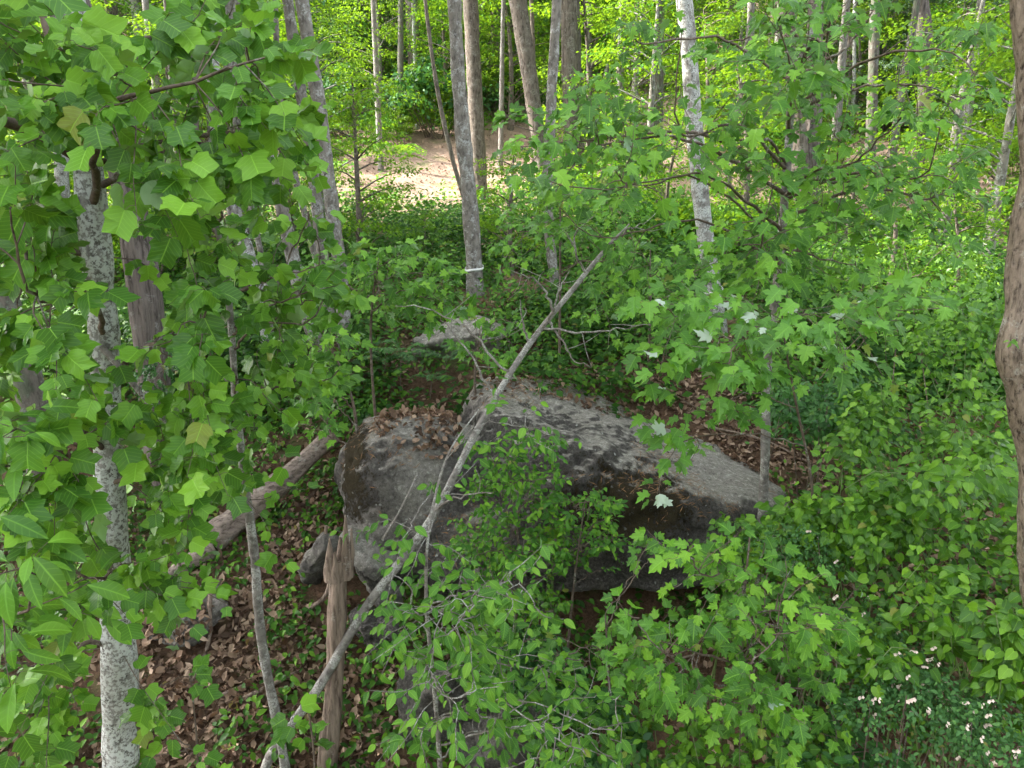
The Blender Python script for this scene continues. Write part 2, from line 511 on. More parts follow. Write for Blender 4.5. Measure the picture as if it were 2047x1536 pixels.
def rock_mat():
    """mask attribute: r dark biofilm, g moss, b white lichen, a pale weathered"""
    m, nt, out = new_mat('weathered_gneiss')
    v = mapping(nt, (1, 1, 1))
    at_ = N(nt, 'ShaderNodeAttribute', attribute_name='mask')
    sep = nt.nodes.new('ShaderNodeSeparateColor')
    nt.links.new(at_.outputs['Color'], sep.inputs[0])
    n1 = noise_n(nt, v, 5, 8, 0.7, 0.6)
    n2 = noise_n(nt, v, 26, 6, 0.75)
    n3 = noise_n(nt, v, 110, 5, 0.8)
    vs = mapping(nt, (0.5, 0.5, 5.0))
    n5 = noise_n(nt, vs, 5, 7, 0.7, 1.0)
    base = ramp(nt, n1, [(0.30, (0.17, 0.15, 0.13)), (0.48, (0.38, 0.35, 0.31)), (0.68, (0.60, 0.57, 0.52))])
    base = mix(nt, 0.35, base, ramp(nt, n5, [(0.35, (0.15, 0.14, 0.125)), (0.65, (0.45, 0.42, 0.38))]))
    base = mix(nt, 0.45, base, ramp(nt, n2, [(0.35, (0.10, 0.09, 0.085)), (0.6, (0.40, 0.375, 0.345))]))
    base = mix(nt, 0.35, base, ramp(nt, n3, [(0.40, (0.07, 0.065, 0.06)), (0.58, (0.50, 0.47, 0.43))]))
    n6 = noise_n(nt, v, 15, 10, 0.82, 0.3)
    base = mix(nt, ramp(nt, n6, [(0.40, (0.7, 0.7, 0.7)), (0.47, (0, 0, 0))]), base, (0.10, 0.09, 0.082))
    base = mix(nt, ramp(nt, n6, [(0.53, (0, 0, 0)), (0.60, (0.8, 0.8, 0.8))]), base, (0.64, 0.61, 0.56))
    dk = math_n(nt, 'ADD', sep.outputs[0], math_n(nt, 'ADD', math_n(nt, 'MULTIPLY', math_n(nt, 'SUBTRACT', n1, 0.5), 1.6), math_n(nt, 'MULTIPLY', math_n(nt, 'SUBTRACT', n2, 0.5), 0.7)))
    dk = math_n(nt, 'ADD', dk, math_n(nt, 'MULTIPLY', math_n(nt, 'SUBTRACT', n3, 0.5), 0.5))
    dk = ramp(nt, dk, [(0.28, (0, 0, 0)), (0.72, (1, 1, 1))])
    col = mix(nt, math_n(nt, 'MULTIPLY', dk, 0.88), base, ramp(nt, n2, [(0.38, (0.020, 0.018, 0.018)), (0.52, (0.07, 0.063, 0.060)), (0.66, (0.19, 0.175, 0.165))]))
    ms = math_n(nt, 'ADD', sep.outputs[1], math_n(nt, 'ADD', math_n(nt, 'MULTIPLY', math_n(nt, 'SUBTRACT', n2, 0.5), 1.6), math_n(nt, 'MULTIPLY', math_n(nt, 'SUBTRACT', n1, 0.5), 1.2)))
    ms = ramp(nt, ms, [(0.42, (0, 0, 0)), (0.58, (1, 1, 1))])
    mossc = ramp(nt, n3, [(0.35, (0.016, 0.012, 0.007)), (0.55, (0.045, 0.034, 0.014)), (0.75, (0.11, 0.08, 0.03))])
    col = mix(nt, ms, col, mossc)
    vor = nt.nodes.new('ShaderNodeTexVoronoi')
    vor.inputs['Scale'].default_value = 9
    nt.links.new(v, vor.inputs['Vector'])
    wob = math_n(nt, 'ADD', vor.outputs[0], math_n(nt, 'MULTIPLY', math_n(nt, 'SUBTRACT', n2, 0.5), 0.8))
    li = math_n(nt, 'MULTIPLY', ramp(nt, wob, [(0.10, (1, 1, 1)), (0.17, (0, 0, 0))]), sep.outputs[2])
    li = math_n(nt, 'MULTIPLY', li, ramp(nt, n1, [(0.48, (0, 0, 0)), (0.6, (1, 1, 1))]))
    col = mix(nt, li, col, (0.62, 0.64, 0.61))
    p = nt.nodes.new('ShaderNodeBsdfPrincipled')
    nt.links.new(col, p.inputs['Base Color'])
    p.inputs['Roughness'].default_value = 0.88
    p.inputs['Specular IOR Level'].default_value = 0.25
    b = nt.nodes.new('ShaderNodeBump')
    b.inputs['Strength'].default_value = 1.0
    b.inputs['Distance'].default_value = 0.06
    h = math_n(nt, 'ADD', n2, math_n(nt, 'MULTIPLY', n3, 0.5))
    h = math_n(nt, 'ADD', h, math_n(nt, 'MULTIPLY', ms, 0.8))
    nt.links.new(h, b.inputs['Height'])
    nt.links.new(b.outputs[0], p.inputs['Normal'])
    nt.links.new(p.outputs[0], out.inputs[0])
    return m


def plain_mat(name, col, rough=0.7):
    m, nt, out = new_mat(name)
    v = mapping(nt, (1, 1, 1))
    n = noise_n(nt, v, 60, 3)
    c = ramp(nt, n, [(0.3, tuple(x * 0.8 for x in col)), (0.7, col)])
    p = nt.nodes.new('ShaderNodeBsdfPrincipled')
    nt.links.new(c, p.inputs['Base Color'])
    p.inputs['Roughness'].default_value = rough
    nt.links.new(p.outputs[0], out.inputs[0])
    return m


M['ground'] = ground_mat()
M['rock'] = rock_mat()
M['tape'] = plain_mat('white_flagging_tape', (0.78, 0.78, 0.78), 0.5)
M['petal'] = plain_mat('pale_pink_petal', (0.75, 0.60, 0.52), 0.6)
M['stem_green'] = plain_mat('green_vine_stem', (0.13, 0.19, 0.06), 0.5)
M['needle'] = plain_mat('fallen_pine_needles', (0.30, 0.16, 0.07), 0.8)

# ------------------------------------------------------------------ leaf templates (tip along +y, face +z)


def fan_leaf(half, centre, fold=0.18, curl=0.12, wob=0.03, seed=0):
    """half: outline from the base (0,0) to the tip, x>=0; a centre fan, lobes keep their points"""
    r = np.random.default_rng(seed)
    half = np.asarray(half, float)
    mid_tip = half[-1, 0] < 1e-6
    left = half[1:-1][::-1] * [-1, 1] if mid_tip else half[1:][::-1] * [-1, 1]
    out = np.vstack([half, left])
    n = len(out)
    V = np.vstack([out, [[0, centre]]])
    z = fold * np.abs(V[:, 0]) - curl * (V[:, 1] - 0.2) ** 2 + wob * r.normal(size=len(V))
    z[-1] = -curl * (centre - 0.2) ** 2 - 0.01
    F = np.array([[i, (i + 1) % n, n] for i in range(n)])
    return np.c_[V, z], F, V.copy()


def strip_leaf(w, k=4, fold=0.22, curl=0.25, shape=0.8, cord=0.0, tip=1.0):
    """simple leaf: two strips beside a midrib, k steps"""
    t = np.linspace(0, 1, k + 1)
    prof = np.sin(np.pi * t ** shape) ** tip * w
    V, uv = [], []
    for i in range(k + 1):
        y = t[i]
        zc = -curl * (y - 0.15) ** 2
        yy = y - (cord * (1 - y) ** 3)
        V.append((0, y, zc))
        if 0 < i < k:
            V.append((prof[i], yy, zc + fold * prof[i]))
            V.append((-prof[i], yy, zc + fold * prof[i]))
    V = np.array(V)
    F = []
    # indices: 0, then groups of three, last tip
    idx = [(0, None, None)] + [(1 + 3 * (i - 1), 2 + 3 * (i - 1), 3 + 3 * (i - 1)) for i in range(1, k)] + [(1 + 3 * (k - 1), None, None)]
    for i in range(k):
        a, b = idx[i], idx[i + 1]
        if a[1] is None:
            F += [(a[0], b[1], b[0]), (a[0], b[0], b[2])]
        elif b[1] is None:
            F += [(a[0], a[1], b[0]), (a[0], b[0], a[2])]
        else:
            F += [(a[0], a[1], b[1]), (a[0], b[1], b[0]), (a[0], b[0], b[2]), (a[0], b[2], a[2])]
    return V, np.array(F), V[:, :2].copy()


TULIP = [(0, 0), (.14, -.03), (.30, .03), (.41, .13), (.52, .30), (.42, .40), (.37, .48), (.41, .62), (.47, .86), (.28, .84), (.13, .80), (0, .75)]
TULIP2 = [(0, 0), (.18, -.05), (.33, .05), (.43, .20), (.49, .36), (.40, .46), (.38, .55), (.38, .70), (.36, .90), (.20, .85), (.08, .82), (0, .78)]
MAPLE = [(0, 0), (.10, .02), (.24, -.02), (.36, .08), (.42, .20), (.31, .27), (.27, .34), (.36, .40), (.50, .62), (.36, .60), (.28, .64), (.18, .56), (.19, .70), (.17, .80), (.10, .82), (0, 1.0)]
MAPLE2 = [(0, 0), (.12, .0), (.30, .05), (.40, .22), (.26, .30), (.33, .42), (.42, .70), (.27, .62), (.16, .60), (.20, .76), (.10, .80), (0, 1.05)]
OAK = [(0, 0), (.05, .06), (.14, .16), (.05, .24), (.22, .42), (.07, .46), (.30, .70), (.09, .66), (.20, .86), (.06, .84), (0, 1.0)]
HEART = [(0, 0), (.12, -.10), (.28, -.08), (.38, .08), (.42, .26), (.37, .48), (.24, .70), (.10, .88), (0, 1.0)]
T = {
    'tulip': [fan_leaf(TULIP, .42, .22, .20, .020, 1), fan_leaf(TULIP2, .45, .40, .40, .03, 2), fan_leaf(TULIP, .42, .10, .60, .04, 3), fan_leaf(TULIP2, .42, -.18, .30, .045, 4), fan_leaf(TULIP, .42, .55, .30, .04, 14), fan_leaf(TULIP2, .42, .30, -.25, .05, 15)],
    'maple': [fan_leaf(MAPLE, .36, .20, .30, .02, 5), fan_leaf(MAPLE2, .36, .30, .45, .03, 6), fan_leaf(MAPLE, .36, .42, .30, .03, 7), fan_leaf(MAPLE2, .34, .05, .20, .03, 8), fan_leaf(MAPLE, .34, -.15, .55, .04, 18), fan_leaf(MAPLE2, .36, .55, .55, .04, 19)],
    'oak': [fan_leaf(OAK, .5, .2, .2, .02, 9)],
    'ovate': [strip_leaf(.27, 6, .25, .25, .80, 0, .85), strip_leaf(.25, 6, .45, .40, .78, 0, .85), strip_leaf(.29, 6, .12, .12, .80, 0, .85)],
    'big': [strip_leaf(.21, 7, .35, .35, 1.15, 0, .9), strip_leaf(.19, 7, .2, .55, 1.1, 0, .9)],
    'heart': [fan_leaf(HEART, .38, .22, .25, .015, 10), fan_leaf(HEART, .38, .40, .35, .02, 11), fan_leaf(HEART, .38, .08, .15, .02, 12)],
    'small': [strip_leaf(.26, 3, .25, .25, .85), strip_leaf(.3, 3, .4, .35, .85)],
    'quad': [strip_leaf(.30, 2, .25, .30, 1.0)],
    'dead': [strip_leaf(.27, 3, .9, .7, .9), strip_leaf(.33, 3, .5, -.6, .9), strip_leaf(.24, 3, -.7, .5, .9)],
}


def frames(tip, nrm):
    nrm = norm(nrm)
    y = tip - nrm * np.sum(tip * nrm, -1, keepdims=True)
    y = norm(y)
    x = np.cross(y, nrm)
    return np.stack([x, y, nrm], -1)       # columns


class Leaves:
    """leaves of one plant: position, frame, size, variant, colour number"""

    def __init__(self, kind):
        self.kind = kind
        self.P, self.R, self.S = [], [], []

    def add(self, P, R, S):
        P = np.atleast_2d(P)
        self.P.append(P)
        self.R.append(R.reshape(-1, 3, 3))
        self.S.append(np.broadcast_to(np.asarray(S, float), (len(P),)).copy())

    def arrays(self):
        return np.vstack(self.P), np.concatenate(self.R), np.concatenate(self.S)


def joined(name, kind, P, R, S, mat):
    """one mesh of many leaves"""
    tp = T[kind]
    var = rng.integers(0, len(tp), len(P))
    Vs, Ls, As, off = [], [], [], 0
    rnd = rng.random(len(P))
    for k, (tv, tf, uv) in enumerate(tp):
        q = np.where(var == k)[0]
        if len(q) == 0:
            continue
        V = np.einsum('mij,nj->mni', R[q], tv) * S[q][:, None, None] + P[q][:, None, :]
        A = np.concatenate([np.broadcast_to(uv[None], (len(q), len(uv), 2)), np.broadcast_to(rnd[q][:, None, None], (len(q), len(uv), 1))], -1)
        F = tf[None] + (np.arange(len(q)) * len(tv))[:, None, None] + off
        off += len(q) * len(tv)
        Vs.append(V.reshape(-1, 3)); As.append(A.reshape(-1, 3)); Ls.append(F.reshape(-1))
    L = np.concatenate(Ls)
    return mesh_from(name, np.vstack(Vs), L, np.arange(0, len(L), 3), mat, np.vstack(As))


LEAF_ME = {}


def leaf_mesh(kind, var, matname):
    key = (kind, var, matname)
    if key not in LEAF_ME:
        tv, tf, uv = T[kind][var]
        A = np.c_[uv, np.zeros(len(uv))]
        LEAF_ME[key] = mesh_from('leaf_' + kind, tv, tf.ravel(), np.arange(0, tf.size, 3), M[matname], A)
    return LEAF_ME[key]


def put_leaves(root, origin, kind, P, R, S, matname, budget, parents=None, piece='leaf', minpx=11, foliage='foliage'):
    """the leaves that show largest become parts, the rest one part of kind stuff"""
    P = np.asarray(P); origin = np.asarray(origin)
    cx, cy, d = project(P + R[:, :, 1] * S[:, None] * .5)
    px = S * FPX / np.maximum(d, .1)
    ok = (cx > 0) & (cx < 2047) & (cy > 0) & (cy < 1536) & (d > .3) & (px > minpx)
    score = np.where(ok, px, -1)
    order = np.argsort(-score)[:budget]
    sel = order[score[order] > 0]
    rest = np.ones(len(P), bool)
    rest[sel] = False
    for i in sel:
        me = leaf_mesh(kind, int(rng.integers(0, len(T[kind]))), matname)
        o = bpy.data.objects.new(piece, me)
        COL.objects.link(o)
        o.parent = root if parents is None else parents[i]
        m = Matrix(np.r_[np.c_[R[i] * S[i], (P[i] - origin)[:, None]], [[0, 0, 0, 1]]].tolist())
        o.matrix_basis = m
    if rest.any():
        me = joined(foliage, kind, P[rest] - origin, R[rest], S[rest], M[matname])
        o = obj(foliage, me, root)
        o['kind'] = 'stuff'


FACE = np.array([-.12, -.50, .75])


def jitter(n, s):
    return rng.normal(size=(n, 3)) * s


# ------------------------------------------------------------------ leafy tree / sapling builder
def kmeans(C, k):
    c = C[rng.choice(len(C), k, replace=False)]
    for _ in range(6):
        a = np.argmin(((C[:, None] - c[None]) ** 2).sum(-1), 1)
        for j in range(k):
            if (a == j).any():
                c[j] = C[a == j].mean(0)
    return a


def leafy_tree(name, trunk_pts, trunk_rad, clusters, kind, leafsize, matname, bark, twigbark, label, cat, group=None,
               nprimary=8, nleaf=(5, 9), spread=.16, droop=.5, face=FACE, facej=.35, budget=300, sides=14, ring=0.06,
               lump=.12, furrow=0., rise=.35, brad=.018, sag=0.0, petiole=.35, twig=True, crown=None, flip=0.0):
    tp = np.asarray(trunk_pts, float)
    L = np.linalg.norm(np.diff(tp, axis=0), axis=1).sum()
    n = max(8, int(L / ring))
    path = smooth_path(tp, n)
    d0 = np.r_[0, np.cumsum(np.linalg.norm(np.diff(tp, axis=0), axis=1))]
    rad = np.interp(np.linspace(0, d0[-1], n), d0, trunk_rad)
    base = path[0].copy()
    root = empty(name, base)
    tag(root, label, cat, group)
    mb = MB()
    mb.tube(path - base, rad, sides, lump, int(rng.integers(999)), furrow)
    obj('trunk', mb.mesh('trunk', M[bark]), root)
    if crown is not None:
        add_crown(root, base, crown, M[matname])
    C = np.asarray(clusters, float)
    if len(C) == 0:
        return root
    k = min(nprimary, len(C))
    asg = kmeans(C, k)
    allP, allR, allS, par = [], [], [], []
    for g in range(k):
        Q = C[asg == g]
        if len(Q) == 0:
            continue
        # attach point on the trunk
        cen = Q.mean(0)
        hd = np.linalg.norm((path[:, :2] - cen[:2]), axis=1)
        zt = cen[2] - rise * hd
        i0 = int(np.argmin(np.abs(path[:, 2] - zt) + .3 * hd))
        A = path[i0]
        far = Q[np.argmax(np.linalg.norm(Q - A, axis=1))]
        midp = (A + cen) / 2 + np.array([0, 0, .10 * np.linalg.norm(cen - A)]) + jitter(1, .04)[0]
        main = smooth_path([A, midp, cen, far] if np.linalg.norm(far - cen) > .15 else [A, midp, far], 20)
        main[1:] += jitter(19, .008)
        r0 = min(rad[i0] * .6, brad * (0.6 + 0.25 * len(Q) ** .5))
        bm = MB()
        bm.tube(main - base, np.linspace(r0, .004, 20), 6, .1, g)
        for c in Q:
            dd = np.linalg.norm(main - c, axis=1) + np.linspace(.0, .5, 20)[::-1] * .0
            j = int(np.argmin(dd + np.linalg.norm(main - A, axis=1) * .35))
            s = main[j]
            out = norm(c - s) if np.linalg.norm(c - s) > .05 else norm(main[min(j + 1, 19)] - main[max(j - 1, 0)])
            out = norm(out + np.array([0, 0, -.15]) + jitter(1, .2)[0])
            m = int(rng.integers(nleaf[0], nleaf[1] + 1))
            tw = smooth_path([s, (s + c) / 2 + jitter(1, .03)[0] + [0, 0, .03], c, c + out * spread], 8)
            bm.tube(tw - base, np.linspace(min(r0 * .6, .005), .0018, 8), 4)
            t = np.linspace(.35, 1.0, m)
            bp = np.array([tw[min(7, int(q * 7))] for q in t])
            sidev = norm(np.cross(out, [0, 0, 1.0])) * np.where(np.arange(m) % 2, 1, -1)[:, None]
            sidev = sidev * rng.uniform(.4, 1.3, (m, 1))
            tip = norm(out * rng.uniform(.2, 1.0, (m, 1)) + sidev + np.array([0, 0, -droop]) + jitter(m, .3))
            nr = norm(face + tip * [0.35, .35, 0] + jitter(m, facej))
            nr = np.where(rng.random((m, 1)) < flip, -nr, nr)
            R = frames(tip, nr)
            S = leafsize * rng.uniform(.42, 1.15, m)
            pet = norm(tip + np.array([0, 0, .35 + droop * .5]))
            B = bp + pet * (S * petiole)[:, None]
            allP.append(B); allR.append(R); allS.append(S)
            if twig:
                for q in range(m):
                    bm.tube(np.array([bp[q], (bp[q] + B[q]) / 2 + [0, 0, .008], B[q]]) - base, [.0016, .0014, .0013], 3)
            par += [g] * m
        b = obj('branch', bm.mesh('branch', M[twigbark]), root)
        par = [b if x == g else x for x in par]
    put_leaves(root, base, kind, np.vstack(allP), np.concatenate(allR), np.concatenate(allS), matname, budget, par)
    return root


def add_crown(root, base, spec, mat):
    """leaf canopy: lumpy clumps of leaves round (centre, radii), with limbs"""
    cen, rads, nclump, per, size = spec
    cen = np.asarray(cen, float); rads = np.asarray(rads, float)
    d = norm(rng.normal(size=(nclump, 3))) * rng.uniform(.35, 1, (nclump, 1)) ** .6
    cc = cen + d * rads
    Pn, Rn, Sn = [], [], []
    for c in cc:
        r = rng.uniform(.25, .45) * rads.mean()
        o = norm(rng.normal(size=(per, 3))) * rng.uniform(.2, 1, (per, 1)) * r * np.array([1.2, 1.2, .55])
        P = c + o
        tip = norm(o * [1, 1, .4] + [0, 0, -.5 * r] + jitter(per, .3 * r))
        nr = norm(np.array([0, -.2, 1.0]) + jitter(per, .55))
        Pn.append(P); Rn.append(frames(tip, nr)); Sn.append(size * rng.uniform(.6, 1.2, per))
    me = joined('crown', 'quad', np.vstack(Pn) - base, np.concatenate(Rn), np.concatenate(Sn), mat)
    c = obj('crown', me, root)
    c['kind'] = 'stuff'
    mb = MB()
    for q in cc[::2]:
        s = cen + [0, 0, -rads[2] * 1.2]
        mb.tube(smooth_path([s, (s + q) / 2 + [0, 0, -.3], q], 6) - base, np.linspace(.06, .012, 6), 5)
    obj('limb', mb.mesh('limb', M['bark_grey']), root)


def along(px, py, line):
    """distance in pixels from a drawn line"""
    L = np.asarray(line, float)
    best = np.full(np.shape(px), 1e9)
    for p0, p1 in zip(L[:-1], L[1:]):
        d = p1 - p0
        t = np.clip(((px - p0[0]) * d[0] + (py - p0[1]) * d[1]) / (d @ d), 0, 1)
        best = np.minimum(best, np.hypot(px - p0[0] - t * d[0], py - p0[1] - t * d[1]))
    return best


def clear_of(pts, line, w, keep=0.15):
    """drop most clusters that would hang right in front of a stem"""
    P = np.asarray(pts)
    px, py, d = project(P)
    k = (along(px, py, line) > w) | (rng.random(len(P)) < keep)
    return [p for p, q in zip(pts, k) if q]


def region(n, x0, x1, y0, y1, Y0, Y1):
    """n points of foliage at distances Y0..Y1"""
    px = rng.uniform(x0, x1, n); py = rng.uniform(y0, y1, n); Y = rng.uniform(Y0, Y1, n)
    return [at(a, b, c) for a, b, c in zip(px, py, Y)]


def blob_leaves(C, rads, n, size, clumps=14, up=.8, flat=.6, tipdown=.5, nj=.45, csize=.38):
    """leaves spread through a lumpy volume"""
    C = np.asarray(C, float); rads = np.asarray(rads, float)
    d = norm(rng.normal(size=(clumps, 3))) * rng.uniform(.2, 1, (clumps, 1)) ** .5
    d[:, 2] = np.abs(d[:, 2]) * 1.2 - .25
    cc = C + d * rads
    w = rng.integers(0, clumps, n)
    o = norm(rng.normal(size=(n, 3))) * rng.uniform(.15, 1, (n, 1)) ** .6 * (rads.mean() * csize)
    o *= rng.uniform(.45, 1.5, clumps)[w][:, None]
    o *= np.where(rng.random((n, 1)) < .10, 1.7, 1.0)
    o[:, 2] *= flat
    P = cc[w] + o
    tip = norm(norm(o) * [1, 1, .3] + [0, 0, -tipdown] + jitter(n, .35))
    nr = norm(np.array([-.1, -.45, up]) + norm(o) * .4 + jitter(n, nj))
    return P, frames(tip, nr), size * rng.uniform(.55, 1.15, n), cc



# ================================================================== the setting
def build_terrain():
    ys = np.concatenate([np.linspace(-60, -4, 15)[:-1], np.linspace(-4, 24, 170)[:-1], np.linspace(24, 60, 90)[:-1], np.linspace(60, 170, 60)])
    xs = np.concatenate([np.linspace(-120, -25, 30)[:-1], np.linspace(-25, -8, 40)[:-1], np.linspace(-8, 10, 130)[:-1], np.linspace(10, 27, 40)[:-1], np.linspace(27, 120, 30)])
    X, Y = np.meshgrid(xs, ys)
    Z = hgt(X, Y)
    V = np.stack([X, Y, Z], -1).reshape(-1, 3)
    nx, ny = len(xs), len(ys)
    i = np.arange(ny - 1)[:, None] * nx
    j = np.arange(nx - 1)[None, :]
    F = np.stack([i + j, i + j + 1, i + nx + j + 1, i + nx + j], -1).reshape(-1, 4)
    me = mesh_from('hillside', V, F.ravel(), np.arange(0, F.size, 4), M['ground'])
    o = obj('hillside', me)
    tag(o, 'steep wooded hillside covered in brown dead leaves', 'ground', kind='structure')
    return V, F


TV, TF = build_terrain()


def icosphere(sub):
    import bmesh
    bm = bmesh.new()
    bmesh.ops.create_icosphere(bm, subdivisions=sub, radius=1)
    bm.verts.ensure_lookup_table()
    V = np.array([v.co[:] for v in bm.verts])
    F = np.array([[v.index for v in f.verts] for f in bm.faces])
    bm.free()
    return norm(V), F


def rotm(ax, ay, az):
    return np.array(Matrix.Rotation(az, 3, 'Z') @ Matrix.Rotation(ay, 3, 'Y') @ Matrix.Rotation(ax, 3, 'X'))


def ell(P, c, r, R=np.eye(3)):
    q = (P - c) @ R / r
    k = np.linalg.norm(q, axis=-1)
    return (k - 1) * np.min(r)


def smin(a, b, k):
    h = np.clip(.5 + .5 * (b - a) / k, 0, 1)
    return b * (1 - h) + a * h - k * h * (1 - h)


def radial(centre, sdf, rmax, sub, noise, steps=140):
    D, F = icosphere(sub)
    t = np.linspace(rmax, 0, steps)
    best = np.zeros(len(D))
    done = np.zeros(len(D), bool)
    for k in range(steps):
        s = sdf(centre + D * t[k])
        new = (s < 0) & ~done
        best[new] = t[k]
        done |= new
    # refine
    hi = np.minimum(best + rmax / steps, rmax); lo = best.copy()
    for _ in range(10):
        m = (hi + lo) / 2
        ins = sdf(centre + D * m[:, None]) < 0
        lo = np.where(ins, m, lo); hi = np.where(ins, hi, m)
    V = centre + D * lo[:, None]
    V = V + D * noise(V)[:, None]
    return V, F


def vnormals(V, F):
    n = np.cross(V[F[:, 1]] - V[F[:, 0]], V[F[:, 2]] - V[F[:, 0]])
    out = np.zeros_like(V)
    for k in range(3):
        np.add.at(out, F[:, k], n)
    return norm(out)


def gauss(P, c, r):
    return np.exp(-(np.sum(((P - c) / r) ** 2, -1)))


def cz(x, y, z):
    return np.array([x, y, z + CAMZ])


# ---- the great boulder
def boulder():
    R1 = rotm(math.radians(-14), math.radians(13), math.radians(-12))
    c1, r1 = cz(1.30, 9.35, -4.05), np.array([2.55, 2.25, 1.62])
    c2, r2 = cz(-1.36, 8.75, -3.62), np.array([.95, 1.20, .98])
    R2 = rotm(math.radians(-8), math.radians(-6), math.radians(18))
    c3, r3 = cz(0.25, 8.6, -4.15), np.array([1.9, 1.5, .95])
    nu = norm(np.array([0.05, -.42, -.9]))
    pu = cz(1.1, 7.5, -4.42)

    A, B, C = at(1040, 752, 10.5), at(1500, 935, 9.0), at(1080, 830, 8.7)
    ntop = norm(np.cross(B - A, C - A)); ntop = ntop if ntop[2] > 0 else -ntop
    nl = norm(np.array([-1, -.15, .35]))
    pl = at(925, 815, 9.4)

    def smax(a, b, k):
        return -smin(-a, -b, k)

    def sdf(P):
        a = ell(P, c1, r1 * [1.06, 1.02, 1.25], R1)
        a = smax(a, (P - A) @ ntop, .28)
        a = smax(a, (P - pl) @ nl, .2)
        q = np.abs((P - c2) @ R2 / r2)
        b = ((q ** 3.4).sum(-1) ** (1 / 3.4) - 1) * r2.min()
        c = ell(P, c3, r3)
        d = smin(smin(a, b, .08), c, .16)
        return np.maximum(d, (P - pu) @ nu)

    def nz(P):
        lay = P @ norm(np.array([-.25, -.15, 1.0]))
        st = np.sin(lay * 9 + 3 * vnoise(P, .7, 3)) * .5 + .5
        s = .17 * fbm(P, .75, 4, 21) + .055 * fbm(P, 3.0, 5, 4, .6) - .09 * (st ** 6) * np.clip(vnoise(P, 1.1, 8) + .3, 0, 1)
        cr = np.abs(fbm(P * [1, 1, 2.2], .9, 3, 91))
        s = s - .10 * np.clip(1 - cr / .035, 0, 1) * np.clip(vnoise(P, .8, 33) + .35, 0, 1)
        pit = np.clip(fbm(P, 6.5, 3, 44) - .45, 0, 1)
        s = s - .10 * pit
        # the leaf-filled notch between the two humps
        s = s - .20 * gauss(P, cz(-.62, 9.2, -3.0), np.array([.25, .9, .8]))
        return s

    cen = cz(.45, 8.9, -3.85)
    V, F = radial(cen, sdf, 4.6, 7, nz)
    n = vnormals(V, F)
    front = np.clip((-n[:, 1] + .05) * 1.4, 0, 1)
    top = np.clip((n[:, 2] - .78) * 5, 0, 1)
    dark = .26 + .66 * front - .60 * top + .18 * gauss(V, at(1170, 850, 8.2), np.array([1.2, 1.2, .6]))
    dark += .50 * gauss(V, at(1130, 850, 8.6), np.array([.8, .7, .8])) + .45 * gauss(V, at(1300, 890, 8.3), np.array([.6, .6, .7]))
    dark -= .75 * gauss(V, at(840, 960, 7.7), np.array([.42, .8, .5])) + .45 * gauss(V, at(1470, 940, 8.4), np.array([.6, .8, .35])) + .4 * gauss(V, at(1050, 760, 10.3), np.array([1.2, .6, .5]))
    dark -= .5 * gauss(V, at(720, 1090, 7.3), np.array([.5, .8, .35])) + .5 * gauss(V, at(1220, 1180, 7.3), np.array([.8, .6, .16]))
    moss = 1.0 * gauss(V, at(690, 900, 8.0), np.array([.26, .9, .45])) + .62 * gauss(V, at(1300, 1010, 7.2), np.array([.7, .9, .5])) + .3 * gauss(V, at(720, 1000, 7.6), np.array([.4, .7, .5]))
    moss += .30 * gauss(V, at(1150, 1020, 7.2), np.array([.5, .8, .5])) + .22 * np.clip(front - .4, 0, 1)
    lich = np.clip(.55 + .8 * vnoise(V, .8, 77), 0, 1)
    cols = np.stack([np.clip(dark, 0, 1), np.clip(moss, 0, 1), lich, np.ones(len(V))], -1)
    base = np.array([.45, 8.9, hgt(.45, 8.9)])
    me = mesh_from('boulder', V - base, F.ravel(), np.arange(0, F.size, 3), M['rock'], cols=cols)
    o = obj('boulder', me, None, base)
    tag(o, 'huge rounded grey boulder with dark streaks, moss and an undercut front', 'boulder')
    return V, F


BV, BF = boulder()


def rock(name, c, r, rot, label, sub=4, cuts=5, dark=.4, moss=.2, seed=0, group=None, amp=.12, lay=.04, deep=True):
    rr = np.random.default_rng(seed + 500)
    c = np.asarray(c, float); r = np.asarray(r, float)
    R = rotm(*rot)
    pn = norm(rr.normal(size=(cuts, 3)))
    cuts = cuts + 5
    pn = norm(rr.normal(size=(cuts, 3)))
    pd = rr.uniform(.40, .80, cuts)

    def sdf(P):
        d = ell(P, c, r * 1.18, R)
        q = (P - c) @ R / r
        for k in range(cuts):
            d = np.maximum(d, (q @ pn[k] - pd[k]) * r.min())
        return d

    def nz(P):
        ly = (P - c) @ R[:, 2]
        return amp * r.mean() * fbm(P, 1.1 / r.mean(), 4, seed) + .05 * fbm(P, 4, 5, seed + 3, .62) - lay * r.mean() * np.clip(np.sin(ly * 22 / r.mean() * .5 + 2 * vnoise(P, 2, 3)), 0, 1) ** 4

    V, F = radial(c, sdf, r.max() * 1.25, min(sub, 5), nz)
    n = vnormals(V, F)
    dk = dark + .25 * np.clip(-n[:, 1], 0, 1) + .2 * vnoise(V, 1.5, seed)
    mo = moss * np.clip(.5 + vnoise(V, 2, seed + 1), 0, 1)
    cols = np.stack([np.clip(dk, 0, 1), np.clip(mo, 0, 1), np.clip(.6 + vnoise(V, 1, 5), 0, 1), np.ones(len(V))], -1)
    base = np.array([c[0], c[1], V[:, 2].min()])
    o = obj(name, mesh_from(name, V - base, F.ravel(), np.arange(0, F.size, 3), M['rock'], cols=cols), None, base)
    tag(o, label, 'rock', group)
    return V, F


ROCKS = []


def on_ground(px, py, Y):
    p = at(px, py, Y)
    return p


